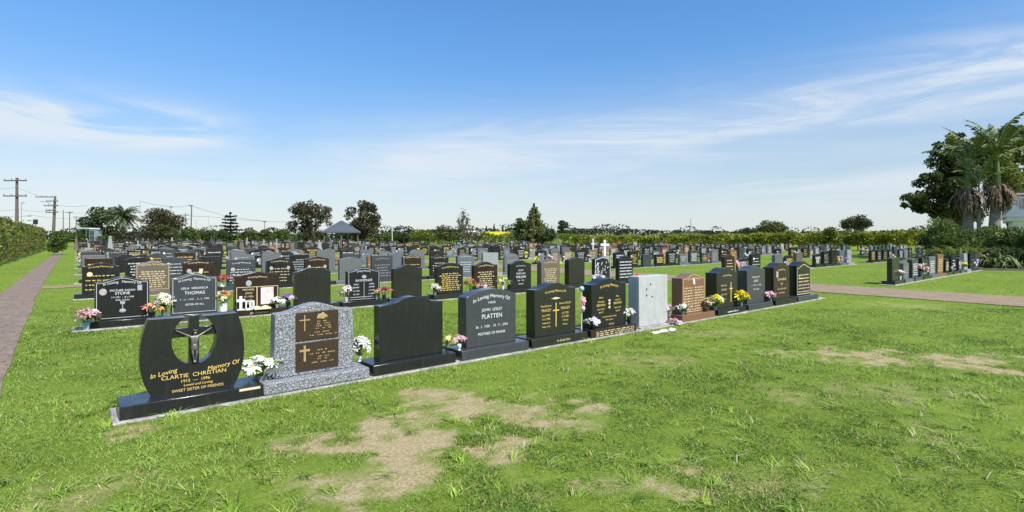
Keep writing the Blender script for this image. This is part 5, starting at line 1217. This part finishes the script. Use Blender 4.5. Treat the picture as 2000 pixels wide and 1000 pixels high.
# canopy on the left
Y = 112; p = at(172, 465, Y); t = empty('service_canopy', (p.x, Y, 0), 'white and green roadside canopy with glass tower at left, beyond shrubs', 'canopy')
MB().box(-1.6,1.0,-1,2,3.45,3.75).build('roof', M['cladding'], t); MB().box(-1.62,1.02,-1.03,-1.003,3.5,3.62).build('fascia', M['greenp'], t); MB().box(-.7,-.5,.2,.4,0,3.447).build('post', M['steel'], t)
MB().box(1.02,2.2,-1,1,0,3.2).build('wall', M['greyglass'], t)
for k in range(3): MB().box(1.12,2.1,-1.03,-1.003,.25+.98*k,1.13+.98*k).build('pane', M['gl'], t)
# roadside signs
Y = 100; p = at(58, 465, Y); t = empty('roadside_sign', (p.x, Y, 0), 'stacked white panel road sign on a post above the left hedge', 'sign'); MB().box(-.06,.06,-.05,.05,0,4.3).build('post', M['steel'], t)
for k in range(4): MB().box(-.35,.35,-.09,-.052,4.3+.42*k,4.66+.42*k).build('panel', M['greylet' if k % 2 else 'cladding'], t)
p = at(70, 465, Y); t = empty('advertising_sign', (p.x, Y, 0), 'small black square sign above the left hedge', 'sign'); MB().box(-.06,.06,-.05,.05,0,4.2).build('post', M['steel'], t); MB().box(-.45,.45,-.1,-.053,4.2,5.1).build('panel', M['vblack'], t)
# power poles
def pole(px, pyt, Y, label, arms=(), r=.16, m='pole', lamp=None, lean=0.0):
    p = at(px, 465, Y); H = EYE+(HY-pyt)*Y/F; t = empty('utility_pole', (p.x, Y, 0), label, 'utility pole', 0, 'poles along the road'); MB().tube([(0,0,-.2),(lean*.5,0,H*.5),(lean,0,H)], [r*1.2,r,r*.75], 8).build('pole', M[m], t)
    for (py, l, rr_) in arms:
        z = EYE+(HY-py)*Y/F; x0, x1 = -l*Y/F, rr_*Y/F; a = MB().box(x0, x1, -.14-r, -r*.9, z-.1, z+.1).build('crossarm', M[m], t)
        for k in range(4):
            xi = x0+(x1-x0)*(k+.06)/3.12; MB().lathe([(.05,0),(.09,.05),(.05,.12),(.08,.2),(.04,.28)], (xi,-.1-r,z+.1), 8).build('insulator', M['vgrey'], a)
    if lamp: z = EYE+(HY-lamp[1])*Y/F; xl = (lamp[0]-px)*Y/F; MB().tube([(0,0,z-.9),(xl*.6,0,z-.1),(xl,0,z)], .05, 6).build('lamp_arm', M['steel'], t); MB().box(min(xl, xl-.7*np.sign(-xl)) if False else xl-.35, xl+.35, -.15, .15, z-.06, z+.1).build('lamp_head', M['steel'], t)
    return t
pole(33, 347, 94, 'tall timber power pole with two crossarms at far left', ((353,22,22),(383,23,22)), .24)
pole(103.5, 383, 128, 'timber power pole with many short crossarms, second from left', ((385,31,2),(393,11,12),(402,15,12),(411,11,8),(415,12,12)), .30, lamp=(82, 394), lean=.5)
pole(42, 395, 150, 'thin steel street lamp pole right of the tallest power pole', (), .10, 'steel', (46, 396))
pole(123.5, 410, 190, 'slim plain pole right of the many armed power pole', (), .14)
pole(136, 414, 200, 'slim pole with short crossarm behind the canopy', ((415,6,7),), .16)
pole(148.5, 423, 230, 'smallest distant pole with short crossarm behind the canopy', ((424,5,6),), .16)
pole(273.5, 393, 150, 'thin pale pole rising beside the feather palm', (), .07, 'steel')
pole(334, 404, 165, 'pale pole in front of the dark flat topped tree', ((405,2,4),), .12, 'steel')
pole(372.5, 401, 165, 'timber pole carrying wires right of the flat topped tree', ((402,3,4),), .19, lean=.3)
pole(362.5, 415, 210, 'distant pole with small crossarms left of the timber wire pole', ((420,4,8),(428,6,8)), .14)
pole(383, 427, 220, 'short distant steel pole right of the timber wire pole', (), .09, 'steel')
pole(407, 424, 220, 'short thin pole left of the tiered pine', (), .09, 'steel')
pole(517, 432, 190, 'low pole carrying wires between the tiered pine and the open crowned tree', ((433,3,4),), .14)
pole(766, 438, 105, 'thin white L-shaped lamp pole right of the shelter', (), .06, 'cladding', (738, 438))
pole(781.5, 438, 118, 'dark pole with short arm right of the white L-shaped pole', ((446,2,8),), .09, 'wire')
pole(1238, 446, 250, 'tiny pale pole above the long hedge', (), .09, 'cladding')
pole(1353, 444, 250, 'tiny dark pole above the long hedge', (), .11)
# lattice mast
p = at(1349, 465, 420); t = empty('lattice_mast', (p.x, 420, 0), 'faint thin lattice mast on the horizon above the hedge', 'mast'); H = EYE+(HY-426)*420/F
mb = MB()
for sx, sy in ((-1,-1),(1,-1),(1,1),(-1,1)): mb.tube([(sx*.7,sy*.7,0),(sx*.12,sy*.12,H)], .05, 4)
for k in range(9): z = H*k/9; q = .7-.58*k/9; z2 = H*(k+1)/9; q2 = .7-.58*(k+1)/9; mb.tube([(-q,-q,z),(q2,-q2,z2)], .035, 4); mb.tube([(q,-q,z),(-q2,-q2,z2)], .035, 4)
mb.build('lattice', M['steel'], t)
def wire(label, pts, Y0, Y1, r=.035, sag=.0):
    n = len(pts); P_ = [at(px, py, Y0+(Y1-Y0)*i/(n-1)) for i, (px, py) in enumerate(pts)]; Q = []
    for i in range(n-1):
        for k in range(6): f = k/6; q = P_[i].lerp(P_[i+1], f); q.z -= sag*4*f*(1-f); Q.append(q)
    Q.append(P_[-1]); tag(MB().tube(Q, r, 4).build('overhead_wire', M['wire']), label, 'wire', 'overhead wires')
wire('overhead wire from the thin pole beside the palm to the timber wire pole', [(274,393),(334,403.5),(372,401)], 150, 165, .035, .25)
wire('overhead wire sagging from the timber wire pole past the tiered pine', [(372,401),(440,421),(517,432)], 165, 190, .04, .2)
wire('overhead wire running level from the low pole to the open crowned tree', [(517,432),(610,433)], 190, 185, .04, .2)
wire('lower overhead wire from the flat topped tree to the low pole', [(345,419),(407,423),(517,432)], 165, 190, .035, .2)
wire('overhead wire crossing between the two tall poles at upper left', [(-40,362),(33,365),(101,385)], 90, 128, .02, .5)
wire('overhead wire between the tall poles, lower level', [(-40,408),(33,408),(103,411),(170,415)], 90, 160, .022, .4)
wire('long overhead wire from many armed pole towards the bushy tree', [(103,400),(170,402)], 128, 140, .025, .3)
wire('lowest overhead wire above the left hedge', [(-20,419),(60,420),(170,427)], 90, 150, .022, .4)
